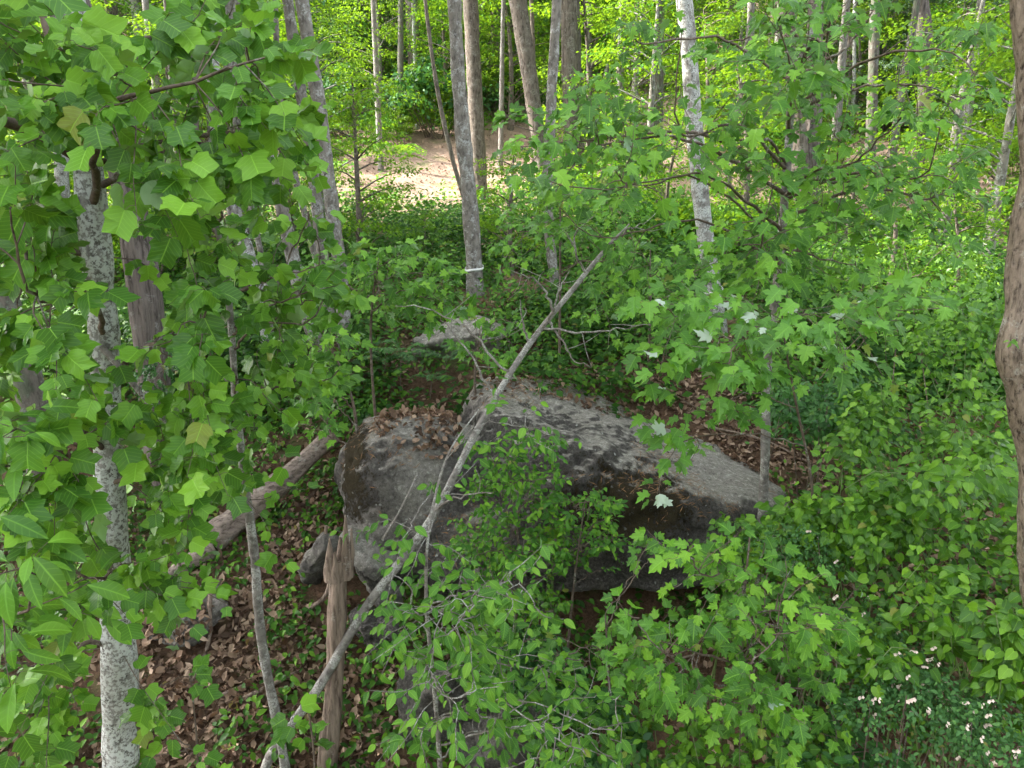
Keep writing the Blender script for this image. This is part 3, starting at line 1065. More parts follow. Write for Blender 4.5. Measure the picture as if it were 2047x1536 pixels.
p = at(880, 705, 11.6)
ROCKS.append(rock('rock', p + [0, .2, .02], (.98, .65, .62), (.1, -.05, .15), 'smaller creviced rock lying in undergrowth uphill behind the boulder', 6, 6, .08, .1, 3, amp=.22, lay=.16))
p = at(950, 690, 12.0)
ROCKS.append(rock('rock', p + [.1, .3, -.12], (.32, .4, .18), (.1, .1, .4), 'low flat stone with dead leaves beside the creviced rock', 6, 4, .2, .1, 4))
p = at(632, 1120, 7.6)
ROCKS.append(rock('rock', p, (.26, .35, .42), (.1, .2, .2), 'small dark upright rock standing beside the split dead stump', 6, 6, .5, .15, 5))
p = at(735, 1110, 7.5)
ROCKS.append(rock('rock_slab', p + [0, .25, -.02], (.42, .6, .22), (.0, .45, .2), 'layered grey slab wedged under the mossy end of the boulder', 6, 4, .2, .05, 6, amp=.15, lay=.2))
p = at(742, 1165, 7.2)
ROCKS.append(rock('rock_slab', p + [0, .25, -.05], (.36, .5, .20), (.1, .5, .1), 'lower dark layered slab wedged beneath the grey slab', 6, 4, .4, .05, 7, amp=.15, lay=.2))
p = at(740, 1275, 6.7)
ROCKS.append(rock('rock', p + [0, .2, 0], (.32, .4, .36), (.1, 0, .2), 'dark rock behind the split dead stump', 6, 6, .7, .1, 8))  # dark colour mask set strongest of these rocks
p = at(365, 1250, 6.9)
ROCKS.append(rock('rock_slab', p + [0, .1, -.06], (.40, .5, .18), (.5, -.35, .3), 'flat grey slab half buried in leaves on the bank', 6, 5, .35, .1, 9))
p = at(850, 1400, 5.7)
ROCKS.append(rock('rock', p + [0, .2, -.12], (.42, .5, .60), (.0, .1, .3), 'lichen spotted rock standing behind the pale stemmed sapling', 6, 7, .55, .25, 10))
p = at(985, 1470, 5.5)
ROCKS.append(rock('rock', p + [0, .2, -.2], (.60, .5, .42), (.1, -.1, .1), 'broad grey rock buried under sapling leaves', 6, 7, .6, .3, 12))
p = at(1020, 1180, 7.0)
ROCKS.append(rock('rock', p + [0, .3, -.1], (.6, .5, .28), (.2, -.1, .1), 'grey ledge of rock under the boulder front', 6, 5, .45, .1, 13))

# BVH of everything that leaves can lie on
allV = [TV, BV] + [v for v, f in ROCKS]
bvV, bvF, off = [], [], 0
for v, f in [(TV, TF), (BV, BF)] + ROCKS:
    bvV.append(v)
    bvF += [tuple(int(q) + off for q in g) for g in f]
    off += len(v)
BVH = BVHTree.FromPolygons([tuple(q) for q in np.vstack(bvV)], bvF)


def drop(x, y):
    h = BVH.ray_cast(Vector((x, y, 60)), Vector((0, 0, -1)))
    if h[0] is None:
        return np.array([x, y, float(hgt(x, y))]), np.array([0, 0, 1.0])
    n = np.array(h[1])
    return np.array(h[0]), n if n[2] > 0 else -n


def inpoly(px, py, poly):
    poly = np.asarray(poly, float)
    x, y = np.asarray(px), np.asarray(py)
    c = np.zeros(x.shape, bool)
    j = len(poly) - 1
    for i in range(len(poly)):
        xi, yi = poly[i]; xj, yj = poly[j]
        t = ((yi > y) != (yj > y)) & (x < (xj - xi) * (y - yi) / (yj - yi + 1e-9) + xi)
        c ^= t
        j = i
    return c


LIT_SADDLE = [(740, 855), (800, 812), (900, 825), (925, 880), (880, 925), (815, 900)]
LIT_BACK = [(1080, 735), (1420, 725), (1560, 880), (1700, 965), (1620, 1000), (1480, 930), (1400, 860), (1330, 800), (1200, 765), (1120, 755)]
LIT_LEFT = [(250, 1200), (470, 1180), (590, 1020), (660, 960), (700, 1090), (800, 1200), (800, 1700), (150, 1700)]
LIT_MID = [(1280, 1330), (1460, 1330), (1500, 1536), (1280, 1536)]


def litter(name, n, x0, x1, y0, y1, size, mat, test, label, kind='dead'):
    xs = rng.uniform(x0, x1, n); ys = rng.uniform(y0, y1, n)
    H = [drop(a, b) for a, b in zip(xs, ys)]
    P = np.array([h[0] for h in H]); Nn = np.array([h[1] for h in H])
    k = test(P, Nn)
    P, Nn = P[k], Nn[k]
    m = len(P)
    nr = norm(Nn + jitter(m, .45))
    tip = norm(jitter(m, 1))
    S = size * rng.uniform(.55, 1.3, m)
    P = P + Nn * (rng.uniform(.005, .05, (m, 1)) * size / .08)
    me = joined(name, kind, P, frames(tip, nr), S, M[mat])
    o = obj(name, me)
    tag(o, label, 'leaf litter', kind='stuff')
    return o


def near_test(P, n):
    px, py, d = project(P)
    onrock = (P[:, 2] - hgt(P[:, 0], P[:, 1])) > .12
    a = inpoly(px, py, LIT_SADDLE) | inpoly(px, py, LIT_BACK)
    lo = fbm(P, .8, 3, 31) + rng.normal(size=len(P)) * .2
    back = (P[:, 0] > -1.0) & (P[:, 1] > 9.6) & onrock & (n[:, 2] > .88) & (lo > .05)
    return (a & (n[:, 2] > .5)) | (~onrock & (lo > -.75)) | back


litter('dead_leaves', 20000, -6.5, 6.5, 4.2, 13.5, .10, 'litter', near_test, 'brown dead leaves strewn over the near bank and the boulder hollows')


def bank_test(P, n):
    px, py, d = project(P)
    return inpoly(px, py, LIT_LEFT) & (P[:, 2] - hgt(P[:, 0], P[:, 1]) < .25)


litter('dead_leaves', 13000, -4.5, 0, 4.3, 9.6, .105, 'litter', bank_test, 'brown dead leaves thick on the bare bank below the fallen log')


def saddle_test(P, n):
    px, py, d = project(P)
    return (inpoly(px, py, LIT_SADDLE) | inpoly(px, py, LIT_BACK)) & (n[:, 2] > .35) & (fbm(P, 1.6, 2, 35) > -.5)


litter('dead_leaves', 12000, -2.4, 4.6, 7.4, 12, .095, 'litter', saddle_test, 'brown dead leaves piled in the notch and along the back of the boulder')


def far_test(P, n):
    lo = fbm(P, .5, 3, 41) + rng.normal(size=len(P)) * .3
    return lo > -.25


litter('dead_leaves', 20000, -18, 18, 17, 38, .12, 'litter_far', far_test, 'pinkish dead leaves coloured sunlit pale on the open slope', 'quad')

# ------------------------------------------------------------------ dead wood
def stick(name, pts, r0, r1, mat, label, cat, group=None, sides=8, lump=.15, furrow=0, n=None, extra=()):
    pts = np.asarray(pts, float)
    L = np.linalg.norm(np.diff(pts, axis=0), axis=1).sum()
    n = n or max(6, int(L / .08))
    path = smooth_path(pts, n)
    base = path[0].copy()
    mb = MB()
    mb.tube(path - base, np.linspace(r0, r1, n), sides, lump, int(rng.integers(999)), furrow, 7)
    o = obj(name, mb.mesh(name, M[mat]), None, base)
    tag(o, label, cat, group)
    for e in extra:
        b2 = MB()
        q = smooth_path(e[0], 8)
        b2.tube(q - base, np.linspace(e[1], e[1] * .4, 8), 5, .1, 4)
        obj('branch_stub', b2.mesh('branch_stub', M[mat]), o)
    return o


def gp(px, py, lift=.03):
    p = ground_hit(px, py)
    q, n = drop(p[0], p[1])
    return q + [0, 0, lift]


a, b = gp(425, 1100, .12), at(668, 868, 9.0)
stick('fallen_log', [a, (a + b) / 2 + [0, 0, -.02], b], .17, .12, 'dead_log', 'weathered fallen log leaning up against the mossy end of the boulder', 'log', sides=20, lump=.22, furrow=.25, n=60,
      extra=[([b + [-.05, 0, 0], b + [-.03, -.1, .18], b + [-.06, -.12, .34]], .05)])
a, b = gp(262, 1215, .06), gp(425, 1110, .10)
stick('fallen_log', [a, b], .08, .11, 'dead_log', 'broken lower length of log lying in the leaves below the big log', 'log', sides=14, lump=.25, furrow=.25, n=30)


def snag():
    b = at(648, 1560, 5.6)
    b[2] = hgt(b[0], b[1]) - .1
    t = at(676, 1120, 5.85)
    pts = smooth_path([b, (b + t) / 2 + [.03, 0, 0], t], 46)
    mb = MB()
    rad = np.interp(np.linspace(0, 1, 46), [0, .1, .6, .9, 1], [.130, .102, .090, .090, .086])
    mb.tube(pts - b, rad, 26, .20, 5, .22, 6)
    root = empty('dead_stump', b)
    tag(root, 'tall weathered dead stump with a split splintered top beside the boulder', 'stump')
    obj('trunk', mb.mesh('trunk', M['dead_wood']), root)
    for k, (dx, dy, h, r) in enumerate([(-.06, -.03, .24, .075), (.06, -.01, .46, .065), (.0, .05, .20, .07), (-.02, -.06, .12, .06), (.09, .03, .30, .05)]):
        s = MB()
        q = t + [dx, dy, -.18]
        e = t + [dx * 1.25 + .02, dy * 1.2, h]
        s.tube(smooth_path([q, (q + e) / 2 + [dx * .1, 0, 0], e], 10) - b, np.linspace(r, .008, 10), 9, .3, k, .2, 4)
        obj('splinter', s.mesh('splinter', M['dead_wood']), root)


snag()
stick('dead_branch', [gp(385, 1368), gp(418, 1300, .08), gp(428, 1240, .1), gp(440, 1180, .12)], .018, .030, 'dead_wood', 'crooked grey dead branch lying on leaves beside the flat slab', 'branch')
stick('dead_branch', [gp(482, 1410, .05), gp(600, 1352, .06)], .03, .022, 'dead_wood', 'straight broken stick on the leaves between the two saplings', 'branch')
stick('dead_branch', [gp(440, 1400, .05), gp(500, 1378, .06)], .025, .015, 'dead_wood', 'short pale stick end among seedlings on the leaves', 'branch')
stick('dead_branch', [gp(608, 1232, .05), gp(640, 1222, .1), gp(662, 1195, .1)], .03, .018, 'dead_wood', 'short dark curved stick against the foot of the dead stump', 'branch')
stick('dead_branch', [gp(1400, 858, .05), gp(1530, 890, .06), gp(1640, 945, .05)], .022, .012, 'dead_wood', 'long grey branch lying along the leaf covered lower shoulder of the boulder', 'branch')
stick('dead_branch', [gp(680, 846, .03), gp(740, 838, .05), gp(800, 825, .03)], .014, .006, 'bark_pale_twig', 'thin pale twig lying across the top of the mossy hump', 'branch')
stick('dead_branch', [at(765, 1080, 6.4), at(800, 1020, 6.5), at(835, 948, 6.8)], .014, .009, 'bark_pale_twig', 'pale dead stem leaning upright against the boulder face', 'branch')
stick('dead_branch', [gp(1330, 1020, .02), gp(1280, 890, .03)], .008, .004, 'bark_twig', 'thin dry twig stuck on the dark boulder face', 'branch')
# pine needle drifts: fine dry needles on the boulder
nx, ny = rng.uniform(-2.2, 3.4, 9000), rng.uniform(7.2, 11, 9000)
Q = [drop(a, b) for a, b in zip(nx, ny)]
P = np.array([q[0] for q in Q]); Nn = np.array([q[1] for q in Q])
k = (fbm(P, 1.1, 3, 61) > .35) & (P[:, 2] - hgt(P[:, 0], P[:, 1]) > .1) & (Nn[:, 2] > .45)
P, Nn = P[k], Nn[k]
tn = norm(jitter(len(P), 1) + np.array([1.2, 0.5, 0]))
me = joined('pine_needles', 'quad', P + Nn * .004, frames(tn, norm(Nn + jitter(len(P), .1))) * np.array([.12, 1, .3])[None, None, :], rng.uniform(.06, .12, len(P)), M['needle'])
tag(obj('pine_needles', me), 'thin drift of orange dry pine needles on the boulder', 'pine needles', kind='stuff')


# ------------------------------------------------------------------ trunks with crowns above the frame
def px_rad(w, Y):
    return .5 * w * Y / FPX * 1.03


def timber(pts, Y, w0, w1, bark, label, crown=True, top=19.0, furrow=0., lump=.10, sides=16, group=None, sink=.35, cn=(26, 60, .26), cr=(2.6, 2.6, 2.0), vines=0, leafm='far', name='forest_tree'):
    """pts: photograph positions from base to top; the trunk goes on above the frame to its crown"""
    W = [at(a, b, Y + .0 * i) for i, (a, b) in enumerate(pts)]
    g = float(hgt(W[0][0], W[0][1]))
    W[0] = np.array([W[0][0], W[0][1], min(W[0][2], g)])
    base = np.array([W[0][0], W[0][1], g - sink])
    W = [base] + W if W[0][2] > base[2] + .05 else W
    W = [w for i, w in enumerate(W) if i == 0 or w[2] > W[i - 1][2] + .05]
    lastd = norm(W[-1] - W[-2])
    topz = max(CAMZ + top, W[-1][2] + 1)
    tp = W[-1] + np.array([lastd[0] * .5, lastd[1] * .5, 1.0]) * (topz - W[-1][2])
    W.append(tp)
    n = max(14, int((tp[2] - base[2]) / .14))
    path = smooth_path(W, n)
    z = (path[:, 2] - base[2]) / (tp[2] - base[2])
    r0, r1 = px_rad(w0, Y), px_rad(w1, Y)
    zt = (W[-2][2] - base[2]) / (tp[2] - base[2])
    hh_ = tp[2] - base[2]
    r0, r1 = r0 * .9, r1 * .9
    rad = np.interp(z, [0, .35 / hh_, .8 / hh_, zt, 1], [r0 * 1.5, r0 * 1.12, r0, r1, r1 * .45])
    root = empty(name, base)
    tag(root, label, 'tree', group)
    mb = MB()
    mb.tube(path - base, rad, sides, lump, int(rng.integers(999)), furrow, 8)
    tr = obj('trunk', mb.mesh('trunk', M[bark]), root)
    if crown:
        add_crown(root, base, (tp + [0, 0, -.4], cr, cn[0], cn[1], cn[2]), M[leafm])
    return root, path, rad


TAPE = []
timber([(92, 950), (70, 830), (35, 680), (0, 560)], 9.2, 66, 50, 'bark_dark', 'dark lichen patched trunk leaning behind the pale tulip tree', furrow=.08)
timber([(345, 1060), (322, 900), (292, 620), (265, 430), (190, 130), (150, 0)], 8.4, 74, 54, 'bark_furrow', 'thick deeply furrowed brown trunk behind the pale trunk', furrow=.16, sides=30)
timber([(128, 640), (126, 480), (120, 230), (112, 0)], 15, 30, 24, 'bark_white', 'pale straight distant trunk beyond the thick furrowed trunk')
timber([(637, 712), (605, 600), (575, 470), (540, 290), (500, 100), (480, 0)], 11.7, 33, 20, 'bark_grey', 'slim leaning grey trunk with its bare foot in undergrowth')
timber([(664, 690), (650, 560), (632, 400), (612, 260), (575, 0)], 12.4, 26, 22, 'bark_grey', 'straight grey trunk standing close behind the tall spotted trunk')
root7, path7, rad7 = timber([(688, 682), (683, 560), (668, 450), (642, 240), (603, 0)], 11.9, 30, 27, 'bark_grey', 'tall straight grey spotted trunk rising past sunlit foliage')
timber([(668, 640), (640, 550), (620, 470), (585, 330), (560, 200), (550, 0)], 13.0, 16, 10, 'bark_grey', 'thin grey sapling trunk between the straight trunks', cn=(10, 50, .24), cr=(1.5, 1.5, 1.4))
timber([(535, 660), (512, 560), (470, 430), (440, 300), (420, 0)], 11.5, 30, 24, 'bark_white', 'pale blotched leaning trunk behind the tulip sapling')
timber([(552, 650), (530, 550), (510, 450)], 12.5, 15, 12, 'bark_grey', 'thin trunk close beside the pale blotched leaning trunk', cn=(10, 50, .24), cr=(1.5, 1.5, 1.4))
timber([(395, 560), (402, 430), (392, 330), (380, 0)], 16, 22, 18, 'bark_furrow', 'distant dark trunk seen through tulip leaves')
root11, path11, rad11 = timber([(950, 595), (946, 500), (938, 400), (921, 220), (908, 0)], 14.0, 34, 27, 'bark_grey', 'straight grey trunk with white flagging tape and bright foliage behind', sides=20)
timber([(958, 410), (956, 330), (950, 200), (940, 0)], 23, 33, 30, 'bark_brown', 'thick vine draped brown trunk behind the taped grey trunk')
timber([(935, 425), (905, 320), (880, 210), (857, 60), (850, 0)], 20, 10, 7, 'bark_brown', 'thin crooked sapling stem arching over the open slope', crown=False, top=6)
timber([(1088, 380), (1076, 280), (1058, 150), (1035, 0)], 22, 27, 34, 'bark_brown', 'knobbly bent sunlit trunk on the slope')
timber([(1110, 580), (1100, 490), (1094, 400), (1100, 250), (1113, 0)], 14.2, 22, 20, 'bark_grey', 'slim lichen grey trunk behind the leaning dead sapling', sides=18)
timber([(1150, 370), (1140, 200), (1137, 0)], 22, 32, 34, 'bark_brown', 'thick sunlit brown trunk behind the slim lichen grey trunk', furrow=.08, top=13, cr=(3.6, 3.6, 2.4), cn=(46, 90, .32))  # crown out of frame lowered and widened to shade the slope
timber([(1162, 330), (1154, 150), (1150, 0)], 23, 20, 18, 'bark_furrow', 'dark trunk touching the thick sunlit brown trunk')
timber([(1068, 230), (1066, 100), (1062, 0)], 28, 9, 8, 'bark_brown', 'very thin straight stem beyond the knobbly trunk', crown=False, top=12)
timber([(1195, 222), (1218, 120), (1245, 30), (1255, 0)], 34, 9, 7, 'bark_dark', 'thin dark leaning stem on the upper slope', crown=False, top=12)
timber([(1262, 205), (1270, 130), (1275, 0)], 36, 10, 8, 'bark_dark', 'short dark upright stem on the upper slope', crown=False, top=14)
root20, path20, rad20 = timber([(1437, 645), (1422, 560), (1405, 430), (1388, 260), (1375, 80), (1368, 0)], 12.6, 36, 32, 'bark_white', 'pale lichened trunk with a white tape band seen through maple leaves', sides=22)
timber([(1602, 430), (1598, 320), (1588, 170), (1573, 0)], 19.5, 34, 31, 'bark_brown', 'straight furrowed brown trunk behind the slender maple', furrow=.10, sides=22, top=13, cr=(3.6, 3.6, 2.4), cn=(46, 90, .32))  # unseen crown enlarged and lowered to keep sun off the upper right
timber([(1618, 430), (1622, 300), (1628, 150), (1630, 0)], 19.8, 38, 28, 'bark_furrow', 'dark vine hung trunk paired with the furrowed brown trunk', furrow=.10, sides=22, top=13, cr=(3.6, 3.6, 2.4), cn=(46, 90, .32))  # its unseen crown is widened too, for shade on the slope beyond
timber([(1738, 330), (1744, 180), (1750, 0)], 27, 22, 18, 'bark_dark', 'slim dark trunk between the vine hung trunk and the conifers', top=13, cr=(3.6, 3.6, 2.4), cn=(46, 90, .32))  # bark darkened to stand in for shade; unseen crown widened for shading
timber([(1842, 260), (1848, 120), (1840, 0)], 24, 26, 22, 'bark_furrow', 'brownish trunk among shrubs before the dark conifers', top=13, cr=(3.6, 3.6, 2.4), cn=(46, 90, .32))  # darker bark imitates shade; unseen crown lowered and widened to block sun
timber([(1858, 200), (1856, 100), (1846, 0)], 27, 22, 20, 'bark_furrow', 'rough dark trunk close behind the brownish trunk among shrubs')
timber([(1705, 240), (1707, 160), (1709, 0)], 32, 8, 6, 'bark_white', 'thin pale sapling stem in the gap before dark conifers', crown=False, top=10)
timber([(832, 165), (828, 60), (826, 0)], 34, 9, 8, 'bark_white', 'thin pale stem among bright leaves at the top of the slope', crown=False, top=14)
timber([(1495, 200), (1500, 90), (1502, 0)], 30, 16, 14, 'bark_grey', 'grey trunk half hidden by maple leaves on the upper slope')
timber([(300, 60), (290, 0)], 30, 16, 12, 'bark_grey', 'distant grey trunk glimpsed between tulip leaves high on the slope')


def tape(path, rad, z, label):
    i = int(np.argmin(np.abs(path[:, 2] - z)))
    c, r = path[i], rad[i] * 1.14
    V, F = [], []
    n = 28
    for k in range(n):
        a = 2 * math.pi * k / n
        dz = .035 * math.sin(a + .6) + .01 * math.sin(3 * a)
        for (q, h) in ((r, -.024), (r, .024), (r + .006, .024), (r + .006, -.024)):
            V.append((q * math.cos(a), q * math.sin(a), dz + h))
    for k in range(n):
        for j in range(4):
            F.append((4 * k + j, 4 * k + (j + 1) % 4, 4 * ((k + 1) % n) + (j + 1) % 4, 4 * ((k + 1) % n) + j))
    mb = MB(); mb.add(V, F)
    o = obj('flagging_tape', mb.mesh('flagging_tape', M['tape']), None, c)
    tag(o, label, 'tape')


tape(path11, rad11, at(946, 540, 14)[2], 'narrow white tape tied round the straight grey trunk below bright foliage')
tape(path20, rad20, at(1421, 577, 12.6)[2], 'wider white tape tied round the pale lichened trunk behind maple leaves')

# ------------------------------------------------------------------ near trees
# pale trunked tulip tree
tpts = [at(243, 1760, 4.6), at(241, 1536, 4.6), at(236, 1250, 4.6), at(217, 950, 4.6), at(207, 650, 4.6), at(190, 480, 4.6), at(176, 330, 4.6), at(150, 60, 4.6), at(130, -200, 4.6), at(60, -2600, 4.6)]
tpts[0][2] = hgt(tpts[0][0], tpts[0][1]) - .25
tr = np.array([.15, .128, .112, .100, .090, .086, .082, .07, .06, .03])
cl = (region(30, -40, 330, -40, 330, 3.0, 4.6) + region(26, 280, 560, 0, 380, 3.4, 5.2) + region(28, -40, 420, 330, 700, 3.2, 4.9)
      + region(26, -40, 420, 700, 1000, 3.2, 4.8) + region(16, 60, 330, 1000, 1280, 3.4, 4.8) + region(14, -20, 340, 1280, 1536, 3.6, 4.8) + region(5, 300, 460, 1330, 1520, 3.6, 4.6)
      + region(5, 480, 590, 20, 330, 4.0, 5.4))
cl += (region(16, -40, 130, 330, 720, 3.2, 4.5) + region(16, 270, 430, 330, 720, 3.4, 4.8) + region(14, -40, 170, 720, 1040, 3.2, 4.5) + region(14, 280, 430, 740, 1060, 3.6, 4.8)
       + region(8, 280, 400, 1040, 1240, 3.8, 4.7) + region(12, -40, 190, 1300, 1536, 3.4, 4.6) + region(10, 330, 600, 0, 330, 4.0, 5.2))
cl = clear_of(cl, [(170, 330), (190, 480), (207, 680)], 70, .2)
cl = clear_of(cl, [(217, 930), (222, 1010)], 70, .2)
cl = clear_of(cl, [(238, 1290), (242, 1536)], 100, .0)
cl = clear_of(cl, [(250, 440), (300, 700)], 60, .35)
cl = clear_of(cl, [(440, 1085), (660, 880)], 60, .1)
cl = clear_of(cl, [(60, 720), (95, 930)], 60, .3)
tul = leafy_tree('tulip_tree', tpts, tr, cl, 'tulip', .150, 'tulip', 'bark_pale', 'bark_twig', 'pale barked tulip tree with large four lobed leaves', 'tree',
                 nprimary=14, nleaf=(8, 13), spread=.22, droop=.75, face=np.array([-.05, -.70, .6]), facej=.5, budget=300, sides=26, ring=.05, lump=.14, brad=.014,
                 crown=(np.array([-4.6, 5.5, CAMZ + 14]), (2.4, 2.4, 2.2), 20, 60, .26))
bs = tpts[0]
mb = MB()
q = smooth_path([at(205, 695, 4.52), at(260, 760, 4.4), at(300, 810, 4.35), at(348, 862, 4.3)], 14)
mb.tube(q - bs, np.linspace(.022, .010, 14), 8, .2, 3)
mb.tube(smooth_path([at(275, 775, 4.4), at(300, 765, 4.35), at(325, 740, 4.3)], 6) - bs, np.linspace(.006, .003, 6), 5)
obj('dead_branch', mb.mesh('dead_branch', M['bark_pale_twig']), tul)
mb = MB()
q = smooth_path([at(178, 328, 4.55), at(110, 285, 4.3), at(50, 255, 4.1), at(-30, 235, 3.9)], 14)
mb.tube(q - bs, np.linspace(.05, .025, 14), 8, .1, 3)
q = smooth_path([at(178, 328, 4.55), at(140, 250, 4.4), at(110, 120, 4.3), at(90, 50, 4.3), at(70, -30, 4.3)], 14)
mb.tube(q - bs, np.linspace(.03, .016, 14), 8, .1, 3)
obj('limb', mb.mesh('limb', M['bark_twig']), tul)

# tulip sapling with a slender stem
spts = [at(578, 1600, 5.4), at(570, 1536, 5.4), at(522, 1270, 5.4), at(505, 1080, 5.4), at(488, 950, 5.4), at(470, 780, 5.4), at(464, 680, 5.4), at(452, 550, 5.4), at(425, 400, 5.4), at(420, 300, 5.4), at(415, 210, 5.4)]
spts[0][2] = hgt(spts[0][0], spts[0][1]) - .2
cl = (region(34, 370, 640, 440, 760, 4.4, 5.9) + region(8, 600, 700, 470, 780, 5.0, 5.9) + region(26, 330, 590, 760, 1000, 4.3, 5.7) + region(5, 430, 560, 1000, 1120, 4.8, 5.4) + region(7, 300, 480, 300, 470, 4.6, 5.6)
      + region(4, 540, 620, 540, 680, 4.7, 5.3) + region(7, 260, 430, 880, 1130, 4.3, 5.4))
cl = clear_of(cl, [(464, 640), (472, 800)], 45, .2)
cl = clear_of(cl, [(440, 1085), (660, 880)], 60, .2)
leafy_tree('tulip_sapling', spts, np.linspace(.050, .010, 11), cl, 'tulip', .135, 'tulip', 'bark_lean', 'bark_twig', 'slender grey stemmed tulip sapling rising from the leaf strewn bank', 'tree',
           nprimary=12, nleaf=(6, 9), spread=.17, droop=.75, face=np.array([-.05, -.7, .6]), facej=.40, budget=300, sides=12, brad=.010)

# low tulip sprigs at the bottom left
for (x0, x1, y0, y1, n, lab) in [(280, 480, 1350, 1530, 7, 'low tulip seedling with bright leaves in front of the leaf strewn bank'),
                                 (560, 660, 1390, 1500, 2, 'small tulip seedling at the foot of the leaning pale sapling')]:
    pp = at((x0 + x1) / 2, 1700, 4.7)
    pp[2] = hgt(pp[0], pp[1]) - .1
    leafy_tree('tulip_seedling', [pp, at((x0 + x1) / 2 + 10, (y0 + y1) / 2, 4.7), at((x0 + x1) / 2, y0, 4.7)], [.012, .008, .004], region(n, x0, x1, y0, y1, 4.2, 4.9), 'tulip', .14, 'tulip', 'bark_twig', 'bark_twig', lab, 'sapling',
               nprimary=3, nleaf=(5, 8), droop=.5, face=np.array([0, -.5, .8]), budget=80, sides=6, brad=.006)

# big leaved hickory bough from the left
hb = at(-330, 1750, 3.2); hb[2] = hgt(hb[0], hb[1]) - .2
leafy_tree('hickory_sapling', [hb, at(-260, 1400, 3.2), at(-150, 1150, 3.2), at(-120, 900, 3.2)], [.05, .04, .03, .01], region(12, -20, 190, 1060, 1400, 2.9, 3.6) + region(4, -20, 50, 840, 1030, 2.9, 3.4), 'big', .22, 'maple_bright', 'bark_twig', 'bark_twig',
           'hickory sapling with big long drooping bright leaves', 'sapling', nprimary=4, nleaf=(5, 7), spread=.12, droop=.45, face=np.array([.1, -.5, .8]), facej=.25, budget=120, sides=8, brad=.016)
# oak sprig hanging over the furrowed trunk
ob = at(345, 1150, 7.0); ob[2] = hgt(ob[0], ob[1]) - .1
leafy_tree('oak_sapling', [ob, at(350, 950, 6.8), at(330, 760, 6.6), at(320, 690, 6.5)], [.02, .016, .01, .005], region(10, 265, 400, 690, 800, 6.2, 6.7), 'oak', .18, 'dark_glossy', 'bark_twig', 'bark_twig',
           'young oak with dark glossy hanging lobed leaves before the furrowed trunk', 'sapling', nprimary=3, nleaf=(5, 7), droop=1.4, budget=80, sides=6, brad=.007)

# slender maple on the right of the boulder
mpts = [at(1528, 1035, 7.4), at(1530, 900, 7.4), at(1532, 750, 7.35), at(1553, 570, 7.3), at(1566, 430, 7.3), at(1576, 300, 7.3), at(1584, 190, 7.3), at(1620, 65, 7.3), at(1640, 0, 7.3), at(1660, -160, 7.3)]
mpts[0] = np.array([mpts[0][0], mpts[0][1], hgt(mpts[0][0], mpts[0][1]) - .25])
cl = (region(26, 1000, 1330, 190, 330, 5.6, 7.4) + region(46, 1080, 1560, 300, 520, 5.2, 7.4) + region(40, 1230, 1620, 40, 240, 5.0, 7.4) + region(30, 1560, 1960, 60, 260, 5.2, 7.4)
      + region(32, 1640, 1960, 290, 480, 5.4, 7.2) + region(26, 1380, 1720, 440, 580, 5.4, 7.0) + region(14, 1400, 1700, 220, 360, 5.6, 7.2) + region(12, 1560, 1800, -60, 90, 5.6, 7.4))
cl = clear_of(cl, [(1050, 700), (1140, 585), (1262, 440)], 55, .08)
cl = clear_of(cl, [(1370, 60), (1388, 260), (1405, 430), (1430, 600)], 45, .4)
leafy_tree('maple', mpts, np.array([.062, .05, .046, .044, .042, .04, .036, .03, .022, .01]), cl, 'maple', .150, 'maple', 'bark_lean', 'bark_twig',
           'slender grey stemmed maple with wide leafy layers beside the boulder', 'tree', nprimary=20, nleaf=(6, 10), spread=.22, droop=.55, face=np.array([-.1, -.45, .8]), facej=.30, budget=300, sides=12, rise=.15, brad=.014, petiole=.5)
# lower spray of the same kind: a second smaller maple, bright, with silvery upturned leaves
m2 = at(1640, 1120, 6.2); m2[2] = hgt(m2[0], m2[1]) - .2
cl = (region(24, 1270, 1520, 590, 720, 4.6, 5.8) + region(32, 1450, 1780, 600, 740, 4.4, 5.6) + region(9, 1650, 1950, 590, 680, 4.8, 5.8) + region(7, 1300, 1450, 830, 960, 5.2, 6.0) + region(5, 1340, 1500, 760, 850, 5.2, 6.0))
cl = clear_of(cl, [(1405, 430), (1425, 640)], 50, .3)
leafy_tree('maple_sapling', [m2, at(1620, 950, 6.0), at(1590, 800, 5.8), at(1570, 690, 5.6), at(1560, 600, 5.5)], [.014, .012, .010, .007, .004], cl, 'maple', .14, 'maple_bright', 'bark_twig', 'bark_twig',
           'bright green maple sapling spreading in front of the slender maple stem', 'sapling', nprimary=10, nleaf=(6, 9), spread=.2, droop=.5, face=np.array([-.1, -.45, .8]), facej=.3, budget=300, sides=8, rise=.1, brad=.010, petiole=.5, flip=.05)
# maple saplings at the bottom
m3 = at(1480, 1900, 4.6); m3[2] = hgt(m3[0], m3[1]) - .2
cl = region(44, 1330, 1650, 1080, 1300, 3.9, 5.0) + region(34, 1250, 1680, 1230, 1400, 3.8, 4.8) + region(20, 1430, 1680, 1370, 1520, 3.8, 4.6) + region(6, 1600, 1760, 1180, 1300, 4.2, 5.0)
HOL = [(1130, 1175), (1270, 1205)]
cl = clear_of(cl, HOL, 65, .05)
leafy_tree('maple_sapling', [m3, at(1490, 1536, 4.6), at(1480, 1300, 4.6), at(1500, 1060, 4.6)], [.035, .026, .016, .005], cl, 'maple', .115, 'maple', 'bark_twig', 'bark_twig',
           'dense blue green maple sapling filling the space below the boulder', 'sapling', nprimary=10, nleaf=(6, 9), spread=.16, droop=.6, face=np.array([-.1, -.5, .8]), facej=.3, budget=300, sides=8, rise=.5, brad=.008, petiole=.45)
m4 = at(1230, 1850, 5.0); m4[2] = hgt(m4[0], m4[1]) - .2
